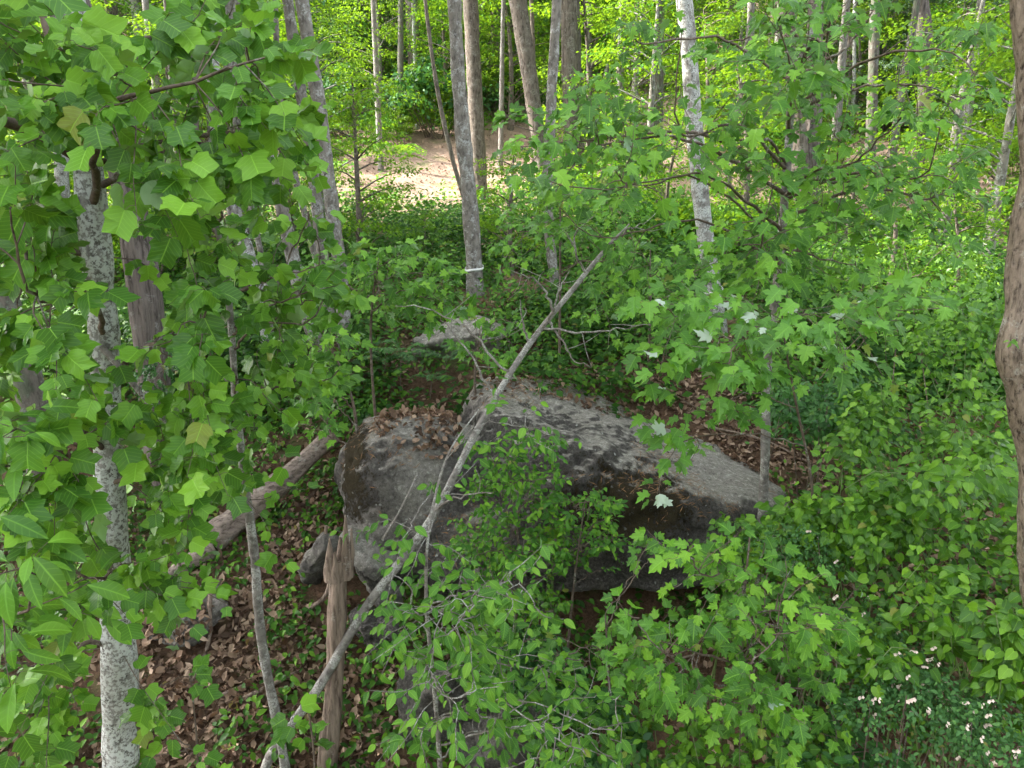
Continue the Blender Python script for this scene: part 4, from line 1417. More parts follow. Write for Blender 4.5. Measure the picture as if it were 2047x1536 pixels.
cl = region(20, 1080, 1330, 1230, 1380, 4.4, 5.3) + region(8, 1250, 1330, 1060, 1260, 5.0, 5.8)
cl = clear_of(cl, HOL, 65, .05)
leafy_tree('maple_sapling', [m4, at(1225, 1500, 5.0), at(1210, 1230, 5.0)], [.025, .018, .006], cl, 'maple', .12, 'maple_bright', 'bark_twig', 'bark_twig',
           'yellow green young maple below the hollow under the boulder', 'sapling', nprimary=6, nleaf=(6, 9), spread=.16, droop=.5, face=np.array([-.1, -.5, .8]), facej=.3, budget=200, sides=8, rise=.5, brad=.008, petiole=.45)
# young maples standing further up the bank
for (bx, by, Y, regs, nn, lab, mt) in [
    (745, 700, 9.6, [(620, 900, 500, 640)], 26, 'young maple with layered sprays standing before the grey trunks', 'maple'),
    (955, 760, 9.8, [(915, 1030, 640, 730)], 5, 'young maple leaning over the creviced rock', 'maple'),
    (1120, 640, 11.0, [(1000, 1240, 330, 560)], 26, 'young maple before the slim lichen grey trunk', 'maple'),
    (1300, 700, 10.5, [(1180, 1420, 480, 690)], 22, 'young maple behind the top of the leaning dead sapling', 'maple'),
    (700, 930, 8.4, [(580, 690, 640, 860)], 12, 'young maple beside the mossy end of the boulder', 'maple')]:
    b0 = at(bx, by, Y); b0[2] = hgt(b0[0], b0[1]) - .15
    r_ = regs[0]
    leafy_tree('young_maple', [b0, at(bx, (by + r_[2]) / 2, Y), at((r_[0] + r_[1]) / 2, r_[2], Y)], [.025, .018, .006], region(int(nn * 3.0), *r_, Y - 1.0, Y + .6), 'maple', .155, mt, 'bark_twig', 'bark_twig', lab, 'sapling',
               nprimary=6, nleaf=(6, 9), spread=.2, droop=.45, face=np.array([-.1, -.45, .8]), facej=.3, budget=120, sides=6, rise=.3, brad=.010, twig=False)

# pale stemmed sapling with oval leaves in front of the boulder
o1 = at(900, 1900, 4.6); o1[2] = hgt(o1[0], o1[1]) - .2
cl = (region(16, 740, 900, 1050, 1180, 4.2, 5.2) + region(50, 740, 1080, 1130, 1320, 4.0, 5.0) + region(50, 790, 1150, 1330, 1530, 3.8, 4.8) + region(22, 1080, 1260, 1380, 1530, 4.0, 4.8)
      + region(8, 850, 960, 890, 1010, 4.6, 5.2) + region(7, 950, 1200, 810, 890, 4.8, 5.4) + region(2, 690, 760, 1020, 1060, 4.4, 5.0))
cl = clear_of(cl, [(530, 1536), (640, 1370), (722, 1230), (860, 1040), (960, 850)], 48, .5)
cl = clear_of(cl, [(650, 1536), (676, 1100)], 75, .0)
cl = clear_of(cl, [(1130, 1175), (1270, 1205)], 65, .05)
cl += region(26, 790, 1090, 1180, 1500, 4.2, 5.0)
leafy_tree('birch_sapling', [o1, at(880, 1536, 4.6), at(866, 1350, 4.6), at(852, 1200, 4.6), at(862, 1030, 4.7), at(900, 900, 4.9), at(960, 815, 5.1)], [.03, .022, .017, .014, .011, .008, .004], cl, 'ovate', .105, 'ovate', 'bark_pale_twig', 'bark_pale_twig',
           'pale stemmed sapling with small oval leaves in front of the boulder', 'sapling', nprimary=16, nleaf=(6, 10), spread=.24, droop=.8, face=np.array([-.1, -.6, .7]), facej=.35, budget=300, sides=8, rise=.3, brad=.0055, petiole=.15)

# leaning dead sapling
lp = [at(500, 1590, 5.3), at(530, 1536, 5.4), at(640, 1370, 5.6), at(722, 1230, 5.8), at(860, 1040, 6.1), at(960, 850, 6.5), at(1050, 700, 6.9), at(1140, 585, 7.3), at(1220, 488, 7.7), at(1258, 448, 7.9)]
lp[0][2] = hgt(lp[0][0], lp[0][1]) - .1
path = smooth_path(lp, 120)
root = empty('leaning_sapling', path[0])
tag(root, 'long pale dead sapling leaning diagonally across in front of the boulder', 'dead tree')
mb = MB()
mb.tube(path - path[0], np.interp(np.linspace(0, 1, 120), [0, .3, .7, .93, 1], [.048, .043, .033, .022, .006]), 14, .10, 3)
obj('trunk', mb.mesh('trunk', M['bark_lean']), root)
for tw in [[(1020, 745, 6.75), (985, 720, 6.8), (960, 680, 6.9), (900, 640, 7.0), (830, 610, 7.1), (790, 612, 7.2)], [(990, 790, 6.6), (960, 745, 6.6), (935, 700, 6.6), (880, 640, 6.6)],
           [(1085, 657, 7.0), (1180, 663, 6.9), (1260, 655, 6.8), (1300, 650, 6.8)], [(1085, 655, 7.0), (1105, 620, 6.9), (1122, 575, 6.9), (1140, 540, 6.9)],
           [(1170, 545, 7.4), (1150, 500, 7.3), (1150, 470, 7.3), (1190, 430, 7.3)], [(1095, 640, 7.05), (1130, 690, 6.9), (1150, 720, 6.8), (1180, 735, 6.7)],
           [(1105, 620, 6.9), (1070, 560, 6.8), (1020, 540, 6.8)], [(1060, 690, 6.95), (1045, 640, 6.9), (1040, 600, 6.8)], [(1230, 478, 7.75), (1262, 455, 7.7), (1290, 445, 7.7)],
           [(870, 1020, 6.1), (930, 990, 6.0), (985, 985, 5.9)]]:
    b2 = MB()
    q = smooth_path([at(*w) for w in tw], 14)
    q[1:-1] += jitter(12, .01)
    b2.tube(q - path[0], np.linspace(.015, .004, 14), 6, .15, 3)
    for _ in range(3):
        i = int(rng.integers(4, 13)); e = q[i] + jitter(1, .16)[0]
        b2.tube(smooth_path([q[i], (q[i] + e) / 2 + jitter(1, .02)[0], e], 5) - path[0], np.linspace(.005, .002, 5), 4)
    obj('twig', b2.mesh('twig', M['bark_pale_twig']), root)

# bent trunk at the right edge
rp = [at(2075, 1500, 4.1), at(2070, 1150, 4.1), at(2058, 900, 4.1), at(2030, 690, 4.05), at(2040, 560, 4.1), at(2062, 330, 4.1), at(2058, 150, 4.1), at(2048, 0, 4.1), at(2040, -400, 4.1), at(2100, -2600, 4.1)]
b0 = rp[0].copy(); b0[2] = hgt(b0[0], b0[1]) - .2
root = leafy_tree('bent_tree', [b0] + rp, np.array([.12, .085, .075, .082, .092, .075, .068, .07, .072, .06, .03]), [], 'heart', .1, 'brier', 'bark_knob', 'bark_twig',
                  'ridged tan barked trunk with a swollen elbow bend among greenbrier', 'tree', sides=30, ring=.03, lump=.22, furrow=.16, crown=(np.array([4.4, 4.6, CAMZ + 13]), (2.2, 2.2, 2.0), 16, 60, .26))
P, R, S, cc = blob_leaves(at(2035, 680, 3.85), (.06, .05, .06), 9, .06, 3)
put_leaves(root, b0, 'ovate', P, R, S, 'maple_bright', 9)


# ------------------------------------------------------------------ thickets
def shrub(name, C, rads, n, size, kind, mat, label, cat, budget, group=None, clumps=16, stems=7, stem_mat='bark_twig', csize=.38, flat=.6, up=.8, nj=.45, tipdown=.5, flowers=0, arch=True, minpx=11):
    C = np.asarray(C, float)
    base = np.array([C[0], C[1], float(hgt(C[0], C[1])) - .05])
    root = empty(name, base)
    tag(root, label, cat, group)
    P, R, S, cc = blob_leaves(C, rads, n, size, clumps, up, flat, tipdown, nj, csize)
    gz = hgt(P[:, 0], P[:, 1])
    P[:, 2] = np.maximum(P[:, 2], gz + .04)
    put_leaves(root, base, kind, P, R, S, mat, budget, minpx=minpx)
    for k in range(min(stems, len(cc))):
        mb = MB()
        s = np.array([C[0], C[1], base[2]]) + np.array([*rng.normal(size=2) * rads[0] * .3, 0])
        s[2] = hgt(s[0], s[1]) - .04
        e = cc[k] + [0, 0, .2 * rads[2]]
        mb.tube(smooth_path([s, s * .35 + e * .65 + [0, 0, .18 * rads[2]], e, e + (e - s) * [.3, .3, -.1]], 12) - base, np.linspace(.010, .003, 12), 5)
        obj('stem', mb.mesh('stem', M[stem_mat]), root)
    if flowers:
        q = rng.choice(len(P), flowers, replace=False)
        up_ = P[q] + np.array([0, -.05, .06])
        for c in up_:
            mb = MB()
            m = 5
            for j in range(m):
                a = 2 * math.pi * j / m
                o = np.array([math.cos(a), math.sin(a), 0]) * .011
                t = np.array([-math.sin(a), math.cos(a), 0]) * .009
                z = np.array([0, -.3, .5]) * .008
                for off in (np.zeros(3), np.array([.028, .01, .012]), np.array([-.02, -.01, .02])):
                    mb.add([off + z * 0, off + o + t + z, off + o * 1.9 + z * 1.5, off + o - t + z], [(0, 1, 2, 3)])
            f = obj('flower', mb.mesh('flower', M['petal']), root, c - base)
            f.rotation_euler = (rng.uniform(.5, 1.2), rng.uniform(-.4, .4), rng.uniform(-.7, .7))
            f.scale = [rng.uniform(.45, .8)] * 3
    return root


# greenbrier banks on the right
for (px, py, Y, rx, ry, rz, n, lab) in [
    (1960, 1060, 5.4, 1.0, .9, .85, 1500, 'glossy greenbrier tangle at the foot of the bent trunk'),
    (1720, 1090, 5.9, .85, .8, .65, 1300, 'glossy greenbrier tangle between the slender maple stem and the bent trunk'),
    (1900, 1330, 4.5, .8, .7, .7, 1200, 'greenbrier tangle just downhill of the bent trunk'),
    (1850, 880, 7.2, 1.2, .9, .8, 1500, 'greenbrier thicket uphill beside the bent trunk'),
    (1950, 700, 8.4, 1.3, 1.0, .9, 1400, 'leafy vine thicket behind the elbow of the bent trunk'),
    (1500, 1130, 6.0, .6, .6, .5, 700, 'round leaved vine tangle at the foot of the slender maple')]:
    shrub('greenbrier', at(px, py, Y), (rx, ry, rz), n, .085, 'heart', 'brier', lab, 'vine', 240, 'greenbrier tangles', clumps=34, csize=.30, stems=9, stem_mat='stem_green', up=.75, nj=.42)
shrub('virginia_creeper', at(1660, 860, 8.0), (1.0, .8, .75), 1700, .085, 'ovate', 'dark_glossy', 'dark shaded creeper thicket uphill of the slender maple stem', 'shrub', 200, clumps=26, csize=.32)
shrub('virginia_creeper', at(1780, 560, 10.5), (1.6, 1.2, .9), 1800, .09, 'small', 'brier', 'broad leafy thicket uphill of the dark creeper', 'shrub', 0, clumps=30, csize=.3)
shrub('round_leaf_vine', at(1110, 1085, 6.7), (.18, .2, .22), 40, .10, 'heart', 'brier', 'round leaved vine hanging before the boulder face', 'vine', 60, clumps=5, csize=.6, stems=3, stem_mat='stem_green')
# small leaved vine mass climbing the boulder
for (bx, by, Y, tx, ty, regs, lab) in [
    (1060, 1230, 6.7, 1010, 880, [(60, 940, 1120, 870, 1000), (60, 920, 1140, 980, 1120)], 'tall small leaved shrub covering the centre of the boulder face'),
    (1020, 1290, 6.4, 1050, 1060, [(60, 930, 1130, 1060, 1200), (22, 960, 1120, 1190, 1260)], 'small leaved shrub spreading at the foot of the boulder'),
    (1130, 1250, 6.5, 1170, 1000, [(46, 1110, 1225, 990, 1140)], 'fine leaved shrub hanging beside the hollow under the boulder')]:
    sb = at(bx, by, Y); sb[2] = hgt(sb[0], sb[1]) - .1
    cl = []
    for r_ in regs:
        cl += region(*r_, Y - .25, Y + .45)
    leafy_tree('climbing_shrub', [sb, at((bx + tx) / 2, (by + ty) / 2 + 20, Y), at(tx, ty, Y + .1)], [.018, .012, .004], cl, 'small', .075, 'vine', 'bark_twig', 'bark_twig', lab, 'shrub', 'small leaved shrubs on the boulder',
               nprimary=12, nleaf=(14, 22), spread=.16, droop=.35, face=np.array([-.1, -.5, .8]), facej=.4, budget=260, sides=6, rise=.5, brad=.006, petiole=.25, twig=False)
# dark glossy low shrubs at the bottom
for (px, py, Y, n, lab) in [(1180, 1450, 4.9, 500, 'low dark glossy shrub under the yellow green maple'), (1040, 1330, 5.5, 450, 'dark glossy shrub in shade behind the pale stemmed sapling'),
                            (1660, 1530, 4.2, 260, 'dark large leaved shrub beneath the rose briars')]:
    shrub('glossy_shrub', at(px, py, Y), (.5, .5, .35), n, .11, 'ovate', 'dark_glossy', lab, 'shrub', 150, 'dark glossy low shrubs', clumps=20, csize=.36)
for (px, py, Y, n, lab) in [(1560, 1500, 4.3, 300, 'low round leaved plants in front of the maple sapling'), (1330, 1490, 4.7, 240, 'low round leaved plants beside the bare leaf patch'), (1010, 1240, 5.6, 240, 'round leaved plants between the small leaved shrub and the sapling')]:
    shrub('round_leaf_vine', at(px, py, Y), (.5, .4, .25), n, .075, 'heart', 'brier', lab, 'vine', 140, 'low round leaved vines', clumps=14, csize=.4, stem_mat='stem_green')
# briar roses with pale flowers
for (px, py, Y, rx, rz, n, fl, lab) in [
    (1830, 1450, 4.2, .6, .45, 2600, 46, 'flowering briar rose with pale pink blooms downhill of the greenbrier'), (1700, 1280, 4.9, .5, .35, 1700, 34, 'briar rose with pink white blooms beside the dense maple sapling'),
    (1600, 1100, 5.8, .5, .4, 1500, 12, 'fine leaved briar rose at the foot of the slender maple'), (1980, 1480, 3.9, .4, .4, 1200, 14, 'briar rose with few blooms under the greenbrier')]:
    shrub('briar_rose', at(px, py, Y), (rx, .5, rz), n, .042, 'small', 'rose', lab, 'shrub', 100, 'flowering briar roses', clumps=34, csize=.3, flowers=fl, minpx=8)


# pinnate sumac-like saplings and ferns
def pinnate(name, base, h, nfr, flen, mat, label, cat, tilt=.5, group=None, lsize=.09):
    base = np.asarray(base, float)
    base[2] = hgt(base[0], base[1]) - .03
    root = empty(name, base)
    tag(root, label, cat, group)
    mb = MB()
    top = np.array([.04, 0, h])
    mb.tube(smooth_path([np.zeros(3), [.02, 0, h * .5], top], 8), np.linspace(.012, .006, 8), 6)
    obj('stem', mb.mesh('stem', M['bark_twig']), root)
    for k in range(nfr):
        a = 2 * math.pi * k / nfr + rng.uniform(-.3, .3)
        d = np.array([math.cos(a), math.sin(a), tilt])
        L = flen * rng.uniform(.75, 1.1)
        s = top - [0, 0, rng.uniform(0, .25 * h)]
        q = smooth_path([s, s + d * L * .5, s + d * [1, 1, .3] * L], 14)
        fb = MB()
        fb.tube(q, np.linspace(.004, .0015, 14), 4)
        fr = obj('frond', fb.mesh('frond', M['stem_green']), root)
        tt = norm(q[-1] - q[0]); sd = norm(np.cross(tt, [0, 0, 1]))
        idx = np.repeat(np.arange(3, 14), 2)
        sg = np.tile([1, -1], 11)
        tip = norm(sd * sg[:, None] + tt * .45 + [0, 0, -.25] + jitter(22, .08))
        nr = norm(np.array([0, -.15, 1.0]) + jitter(22, .15))
        S = lsize * L / .5 * np.interp(idx, [3, 7, 13], [.8, 1.1, .5])
        me = joined('leaflets', 'small', q[idx], frames(tip, nr), S, M[mat])
        obj('leaflets', me, fr)['kind'] = 'stuff'
    return root


for (px, py, h, nfr, fl, mat, lab) in [
    (800, 790, .75, 9, .55, 'dark_glossy', 'dark fern leaved sapling in front of the creviced rock'), (860, 800, .4, 7, .4, 'dark_glossy', 'low fern leaved plant between the two humps of the boulder'),
    (768, 770, .5, 8, .45, 'dark_glossy', 'fern leaved plant close beside the creviced rock'), (890, 770, .5, 7, .42, 'dark_glossy', 'fern leaved plant beside the top of the boulder')]:
    g = ground_hit(px, py)
    pinnate('sumac_seedling', g, h, nfr, fl, mat, lab, 'seedling', group='fern leaved seedlings')
pinnate('sumac_sapling', ground_hit(783, 430), 1.8, 12, 1.2, 'far', 'thin fern leaved sapling on the open sunlit slope', 'sapling', lsize=.10)

# ------------------------------------------------------------------ undergrowth (uncountable)
def undergrowth(name, nplant, x0, x1, y0, y1, lsize, hmax, mat, test, label, kind='small', leaves=(5, 9)):
    xs = rng.uniform(x0, x1, nplant); ys = rng.uniform(y0, y1, nplant)
    zs = hgt(xs, ys)
    B = np.stack([xs, ys, zs], -1)
    B = B[test(B)]
    m = rng.integers(leaves[0], leaves[1] + 1, len(B))
    idx = np.repeat(np.arange(len(B)), m)
    hh = rng.uniform(.12, 1, len(B)) ** 1.6 * hmax * (1 + .9 * np.clip(fbm(B, .45, 2, 55), -.7, 1))
    n = len(idx)
    o = rng.normal(size=(n, 3)) * [.11, .11, .02]
    P = B[idx] + o
    P[:, 2] += hh[idx] * rng.uniform(.55, 1.05, n)
    tip = norm(o * [1, 1, 0] * 8 + [0, -.1, -.3] + jitter(n, .35))
    nr = norm(np.array([-.05, -.3, 1.0]) + jitter(n, .35))
    S = lsize * rng.uniform(.6, 1.25, n)
    me = joined(name, kind, P, frames(tip, nr), S, M[mat])
    o_ = obj(name, me)
    tag(o_, label, 'undergrowth', kind='stuff')


BP = np.array([[0, 0]])


ROCK_VIEW = [(760, 690), (1010, 680), (1000, 830), (780, 830)]


def ug_near(B):
    px, py, d = project(B)
    bad = inpoly(px, py, LIT_SADDLE) | inpoly(px, py, LIT_BACK) | inpoly(px, py, LIT_MID) | (inpoly(px, py, ROCK_VIEW) & (rng.random(len(B)) < .85))
    left = inpoly(px, py, LIT_LEFT)
    nz = fbm(B, .9, 3, 71)
    inb = ((B[:, 0] - .9) / 2.6) ** 2 + ((B[:, 1] - 9.2) / 1.9) ** 2 < 1
    keep = (rng.random(len(B)) < np.where(left, .5, .97)) & (nz > np.where(left, -.1, -.75))
    return keep & ~bad & ~inb


undergrowth('undergrowth', 6500, -8, 8, 4.4, 11.5, .095, .5, 'under', ug_near, 'low seedlings and leafy plants covering the near bank')


FEET = [[(900, 580), (1000, 580), (1000, 640), (900, 640)], [(1390, 630), (1480, 630), (1480, 700), (1390, 700)], [(610, 690), (720, 680), (720, 740), (600, 750)]]


def ug_mid(B):
    px, py, d = project(B)
    bad = inpoly(px, py, LIT_BACK) | (inpoly(px, py, ROCK_VIEW) & (rng.random(len(B)) < .93))
    for q in FEET:
        bad |= inpoly(px, py, q) & (rng.random(len(B)) < .75)
    nz = fbm(B, .7, 3, 72)
    return (nz > -.62) & ~bad


undergrowth('undergrowth', 17500, -12, 12, 10.3, 19.8, .12, .75, 'under', ug_mid, 'dense green undergrowth carpeting the wooded bank behind the boulder', 'quad')

FEET = [[(900, 585), (1000, 585), (1000, 640), (900, 640)], [(1390, 635), (1480, 635), (1480, 700), (1390, 700)], [(610, 690), (720, 680), (720, 740), (600, 750)]]


def ug_dark(B):
    px, py, d = project(B)
    nz = fbm(B, .6, 3, 77)
    return (nz > .05) & ~inpoly(px, py, LIT_BACK) & ~inpoly(px, py, ROCK_VIEW) & ~(inpoly(px, py, FEET[0]) | inpoly(px, py, FEET[1]) | inpoly(px, py, FEET[2]))


undergrowth('undergrowth', 8000, -10, 11, 9.8, 17, .15, .95, 'under_dark', ug_dark, 'taller dark leafed plants in drifts through the undergrowth', 'quad', (5, 9))  # darker species; its leaf colour also stands in for shaded gaps

CLEAR = [[(430, 285), (570, 285), (570, 430), (420, 440)], [(690, 320), (780, 295), (940, 275), (1080, 235), (1080, 400), (900, 440), (800, 440), (770, 500), (710, 440)],
         [(1140, 185), (1330, 185), (1330, 240), (1150, 240)], [(1670, 275), (1790, 270), (1770, 335), (1680, 345)], [(120, 430), (180, 430), (180, 520), (110, 520)], [(1390, 320), (1500, 320), (1480, 380), (1380, 380)]]


def ug_far(B):
    px, py, d = project(B)
    bad = np.zeros(len(B), bool)
    for q in CLEAR:
        bad |= inpoly(px, py, q)
    nz = fbm(B, .35, 3, 73)
    return (nz > np.where(bad, .55, -.15))


undergrowth('undergrowth', 12000, -24, 26, 18, 42, .15, .7, 'far', ug_far, 'patchy leafy undergrowth on the slope below the far woods', 'quad', (4, 8))


# ------------------------------------------------------------------ background shrubs and trees, copies of a few individuals
def copy_tree(o, parent=None):
    c = o.copy()
    COL.objects.link(c)
    c.parent = parent
    for ch in list(o.children):
        copy_tree(ch, c)
    return c


def proto_shrub(name, rads, n, size, mat, label, group, flat, clumps, csize):
    root = empty(name, (0, 0, 0))
    tag(root, label, 'shrub', group)
    C = np.array([0, 0, rads[2] * .75])
    P, R, S, cc = blob_leaves(C, rads, n, size, clumps, .75, flat, .4, .5, csize)
    me = joined('foliage', 'quad', P, R, S, M[mat])
    f = obj('foliage', me, root); f['kind'] = 'stuff'
    mb = MB()
    for k in range(6):
        e = cc[k]
        mb.tube(smooth_path([np.array([rng.normal() * .06, rng.normal() * .06, -.2]), e * .5 + [0, 0, -.1], e], 7), np.linspace(.02, .006, 7), 5)
    obj('stems', mb.mesh('stems', M['bark_twig']), root)
    return root


def proto_tree(name, H, R0, n, size, mat, bark, label, group, layers, flat, lo):
    root = empty(name, (0, 0, 0))
    tag(root, label, 'tree', group)
    mb = MB()
    path = smooth_path([np.array([0, 0, -.4]), np.array([rng.normal() * .15, rng.normal() * .15, H * .5]), np.array([rng.normal() * .3, rng.normal() * .3, H])], 20)
    mb.tube(path, np.linspace(.02 * H + .02, .02, 20), 10, .1, 3)
    obj('trunk', mb.mesh('trunk', M[bark]), root)
    Ps, Rs, Ss = [], [], []
    lm = MB()
    for k in range(layers):
        z = H * (lo + (1.02 - lo) * (k + rng.random()) / layers)
        a = rng.uniform(0, 2 * math.pi)
        rr = R0 * math.sqrt(max(.08, 1 - ((z / H - lo) / (1.05 - lo)) ** 2)) * rng.uniform(.35, 1)
        c = np.array([math.cos(a) * rr, math.sin(a) * rr, z])
        i = int(np.clip((z - .25 * rr) / H * 20, 0, 19))
        lm.tube(smooth_path([path[i], (path[i] + c) / 2 + [0, 0, .1], c], 6), np.linspace(.03, .006, 6), 4)
        m = n // layers
        o = norm(rng.normal(size=(m, 3))) * rng.uniform(.1, 1, (m, 1)) ** .6 * rng.uniform(.28, .5) * R0 * [1, 1, flat]
        Ps.append(c + o)
        tip = norm(o * [1, 1, .2] + [0, 0, -.25 * R0 * .4] + jitter(m, .15))
        Rs.append(frames(tip, norm(np.array([-.05, -.3, 1]) + jitter(m, .45))))
        Ss.append(size * rng.uniform(.6, 1.2, m))
    obj('limbs', lm.mesh('limbs', M[bark]), root)
    f = obj('crown', joined('crown', 'quad', np.vstack(Ps), np.concatenate(Rs), np.concatenate(Ss), M[mat]), root)
    f['kind'] = 'stuff'
    return root


def place(protos, spots, smin_, smax_, labels=None):
    used = set()
    for i, (x, y) in enumerate(spots):
        pr = protos[i % len(protos)]
        if id(pr) not in used:
            o = pr; used.add(id(pr))
        else:
            o = copy_tree(pr)
        o.location = (x, y, float(hgt(x, y)) - .03)
        s = rng.uniform(smin_, smax_)
        o.scale = (s, s, s * rng.uniform(.85, 1.15))
        o.rotation_euler = (0, 0, rng.uniform(0, 6.28))


def scatter(n, x0, x1, y0, y1, hh, mind, hw=.8):
    out = []
    tries = 0
    while len(out) < n and tries < n * 60:
        tries += 1
        y = rng.uniform(y0, y1)
        w = y * .85 + 3
        x = rng.uniform(max(x0, -w), min(x1, w))
        if any((x - a) ** 2 + (y - b) ** 2 < mind ** 2 for a, b in out):
            continue
        z = float(hgt(x, y))
        px, py, d = project(np.array([[x + dx, y, z + hh * q] for q in (.15, .4, .7, 1.0) for dx in (-hw, 0, hw)]))
        if any(inpoly(px, py, q).any() for q in CLEAR):
            if rng.random() > .02:
                continue
        out.append((x, y))
    return out


shr = [proto_shrub('bush', (.9, .9, .75), 1500, .11, 'far', 'bright leafy bush on the slope below the far woods', 'leafy bushes on the slope', .5, 22, .34),
       proto_shrub('bush', (1.1, 1.0, 1.0), 1900, .11, 'far', 'bright leafy bush on the slope below the far woods', 'leafy bushes on the slope', .35, 26, .32),
       proto_shrub('bush', (.8, .8, 1.2), 1700, .10, 'far', 'bright leafy bush on the slope below the far woods', 'leafy bushes on the slope', .4, 24, .33)]
place(shr, scatter(120, -22, 24, 14.5, 34, 2.2, 1.0, 1.1), .8, 1.5)
und = [proto_tree('understory_tree', 5.5, 1.9, 3200, .13, 'far', 'bark_brown', 'small understory tree with flat layered yellow green leaf sprays', 'layered understory trees', 26, .22, .22),
       proto_tree('understory_tree', 7.0, 2.3, 4200, .13, 'far', 'bark_grey', 'small understory tree with flat layered yellow green leaf sprays', 'layered understory trees', 32, .22, .25),
       proto_tree('understory_tree', 4.2, 1.6, 2600, .12, 'far', 'bark_brown', 'small understory tree with flat layered yellow green leaf sprays', 'layered understory trees', 22, .25, .2)]
place(und, scatter(84, -26, 28, 20, 46, 5.0, 1.6, 1.5), .85, 1.3)
UL = {(715, 15.5): 'small leafy understory tree just uphill of the tall spotted trunk', (575, 16.5): 'small understory tree filling the space between the leaning grey trunks', (640, 18.5): 'taller understory tree behind the straight grey trunks',
      (850, 15.5): 'knee high leafy treelet below the pale open slope', (1025, 15.2): 'small understory tree beside the white taped straight grey trunk', (1250, 16.5): 'small understory tree behind the tip of the leaning dead sapling',
      (1340, 17.5): 'small understory tree just behind the pale lichened taped trunk', (1490, 17): 'small understory tree between the pale lichened trunk and the slender maple', (1700, 15.5): 'small understory tree below the vine hung trunk',
      (1800, 13.5): 'small understory tree uphill of the broad leafy thicket', (1930, 12.5): 'small understory tree behind the elbow bend trunk', (1900, 16.5): 'large understory tree before the brownish trunk among shrubs',
      (430, 17): 'small understory tree behind the pale blotched leaning trunk', (260, 16.5): 'small understory tree behind the thick furrowed trunk', (90, 16): 'small understory tree behind the dark lichen patched trunk', (1990, 15): 'tall understory tree far behind the elbow bend trunk'}
for (px, Y, s, k) in [(715, 15.5, .72, 0), (575, 16.5, .8, 2), (640, 18.5, .9, 1), (850, 15.5, .30, 2), (1025, 15.2, .62, 2), (1250, 16.5, .6, 0), (1340, 17.5, .7, 2), (1490, 17, .75, 0), (1700, 15.5, .6, 2),
                      (1800, 13.5, .55, 0), (1930, 12.5, .6, 2), (1900, 16.5, .9, 1), (430, 17, .7, 0), (260, 16.5, .8, 2), (90, 16, .8, 0), (1990, 15, .9, 1)]:
    o = copy_tree(und[k])
    o['label'] = UL[(px, Y)]
    x = at(px, 400, Y)[0]
    o.location = (x, Y, float(hgt(x, Y)) - .05)
    o.scale = (s, s, s)
    o.rotation_euler = (0, 0, rng.uniform(0, 6.28))
far = [proto_tree('woodland_tree', 15, 4.0, 6000, .24, 'far', 'bark_grey', 'leafy tree of the far wood up the slope', 'trees of the far wood', 46, .35, .15),
       proto_tree('woodland_tree', 17, 4.5, 6500, .25, 'far_dark', 'bark_brown', 'darker leafy tree of the far wood up the slope', 'dark trees of the far wood', 50, .35, .12),
       proto_tree('woodland_tree', 13, 3.6, 5000, .24, 'far', 'bark_brown', 'leafy tree of the far wood up the slope', 'trees of the far wood', 40, .4, .12)]
place(far, scatter(90, -60, 62, 36, 80, 8, 4.0), .85, 1.3)
con = [proto_tree('conifer', 13, 3.0, 7000, .20, 'conifer', 'bark_brown', 'blue green conifer standing among the far woodland trees', 'conifers of the far wood', 60, .18, .06)]
place(con, [(at(1910, 200, 31)[0], 31), (at(1690, 200, 34)[0], 34), (at(2010, 200, 29)[0], 29), (at(1800, 200, 38)[0], 38), (at(730, 200, 38)[0], 38), (at(20, 200, 40)[0], 40)], .8, 1.1)
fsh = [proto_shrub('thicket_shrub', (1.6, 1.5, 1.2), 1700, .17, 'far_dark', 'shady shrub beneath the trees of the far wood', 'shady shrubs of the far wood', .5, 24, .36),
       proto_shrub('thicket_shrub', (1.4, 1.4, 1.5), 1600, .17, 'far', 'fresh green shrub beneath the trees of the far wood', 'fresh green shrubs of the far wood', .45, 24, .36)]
place(fsh, scatter(110, -50, 52, 31, 62, 2, 2.0), .9, 1.6)

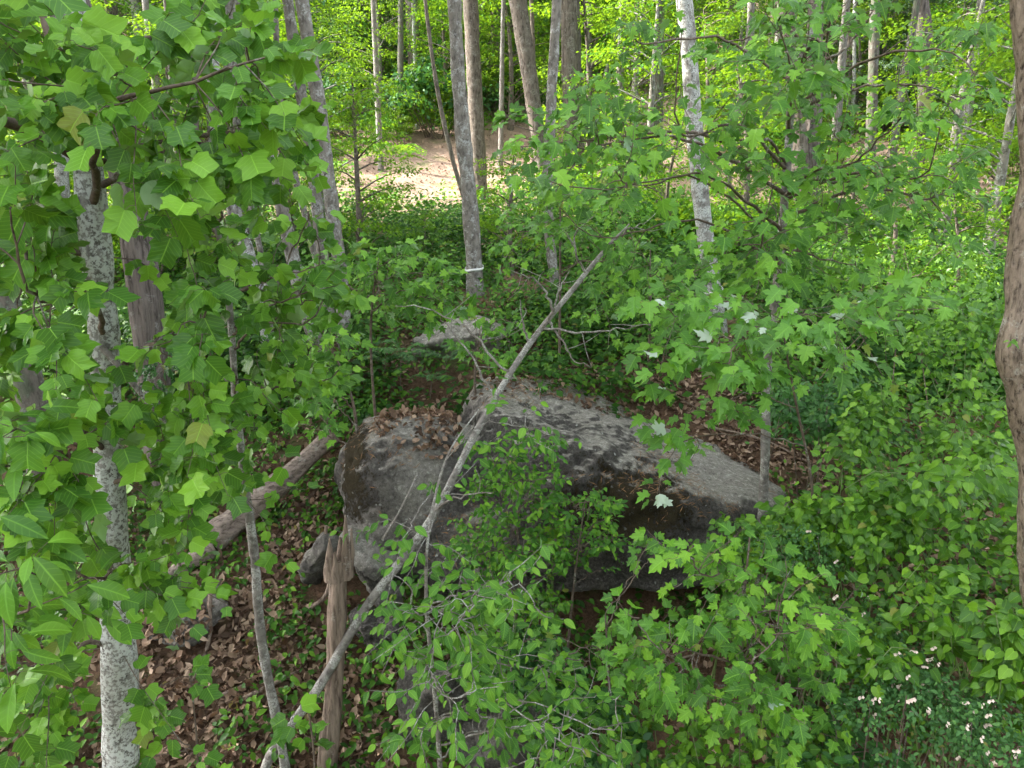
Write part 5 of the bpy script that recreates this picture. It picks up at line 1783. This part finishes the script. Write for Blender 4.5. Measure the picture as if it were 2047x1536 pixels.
sl = [proto_tree('slender_tree', 17, 2.2, 1500, .24, 'far', 'bark_grey', 'slender straight grey trunked tree at the wood edge', 'slender trees at the wood edge', 14, .5, .8),
      proto_tree('slender_tree', 18, 2.2, 1500, .24, 'far', 'bark_dark', 'slender straight dark trunked tree at the wood edge', 'slender dark trees at the wood edge', 14, .5, .8)]
spots = [(470, 17), (520, 21), (760, 27), (800, 31), (1000, 28), (1180, 26), (1235, 25), (1320, 22), (1460, 25), (1540, 27), (1670, 25), (1780, 23), (1930, 21), (350, 19), (60, 20), (200, 24), (640, 25), (560, 28), (735, 33), (880, 34), (1400, 31), (1610, 33), (1960, 27), (1890, 33)]
for k, (px, Y) in enumerate(spots[:16]):
    o = sl[k % 2] if k < 2 else copy_tree(sl[k % 2])
    x = at(px, 300, Y)[0]
    o.location = (x, Y, float(hgt(x, Y)) - .1)
    s = rng.uniform(.30, .55)
    o.scale = (s, s, rng.uniform(1.0, 1.15))
    o.rotation_euler = (rng.normal() * .03, rng.normal() * .04, rng.uniform(0, 6.28))

# tall trees added out of frame to keep sun off the bank, copies of two
def shade_tree(k):
    root = empty('forest_tree', (0, 0, 0))
    tag(root, 'tall tree added out of frame, its broad leafy canopy shading the bank', 'tree', 'tall trees added to shade the bank')
    mb = MB()
    H = 19.0
    pth = smooth_path([np.zeros(3), np.array([rng.normal() * .2, rng.normal() * .2, H * .5]), np.array([rng.normal() * .3, 0, H])], 24)
    mb.tube(pth, np.linspace(.24, .06, 24), 12, .1, k)
    obj('trunk', mb.mesh('trunk', M['bark_grey']), root)
    add_crown(root, np.zeros(3), (np.array([0, 0, H - 4.5]), (3.3, 3.3, 6.5), 80, 110, .36), M['far'])
    return root


SHADE = [shade_tree(0), shade_tree(1)]
for k, (x, y) in enumerate([(-9.5, 5.5), (-13, 11), (-12, 14.5), (-14, 5), (-10, 1.5), (-11, 9.5), (-15, 16), (-16, 9), (-13, -2)]):
    o = SHADE[k] if k < 2 else copy_tree(SHADE[k % 2])
    o.location = (x, y, float(hgt(x, y)) - .3)
    o.rotation_euler = (0, 0, k * 1.3)
    o.scale = (1, 1, (CAMZ + 14.5 - float(hgt(x, y))) / 19.0)
for k, (x, y) in enumerate([(-13, -9), (-8.5, -11), (-4, -9.5), (0.5, -11.5), (5, -9.5), (9, -11), (13, -8), (13, -3.5), (12.5, 1.5), (13.5, 6.5), (-15, -4.5)]):  # unseen trees added behind and beside the viewpoint to block low sky light
    o = copy_tree(far[k % 3])
    o['label'] = 'leafy tree added out of view to block low sky light'
    o['group'] = 'trees added out of view to block low sky light'
    o.location = (x, y, float(hgt(x, y)) - .1)
    s = rng.uniform(1.0, 1.2)
    o.scale = (s, s, s)
    o.rotation_euler = (0, 0, rng.uniform(0, 6.28))

# the same low plants go on along the bank to the east
undergrowth('undergrowth', 3000, 7.6, 15, 3.5, 12, .11, .6, 'under', lambda B: fbm(B, .7, 3, 72) > -.6, 'low leafy plants covering the bank beyond the elbow bend trunk', 'quad')
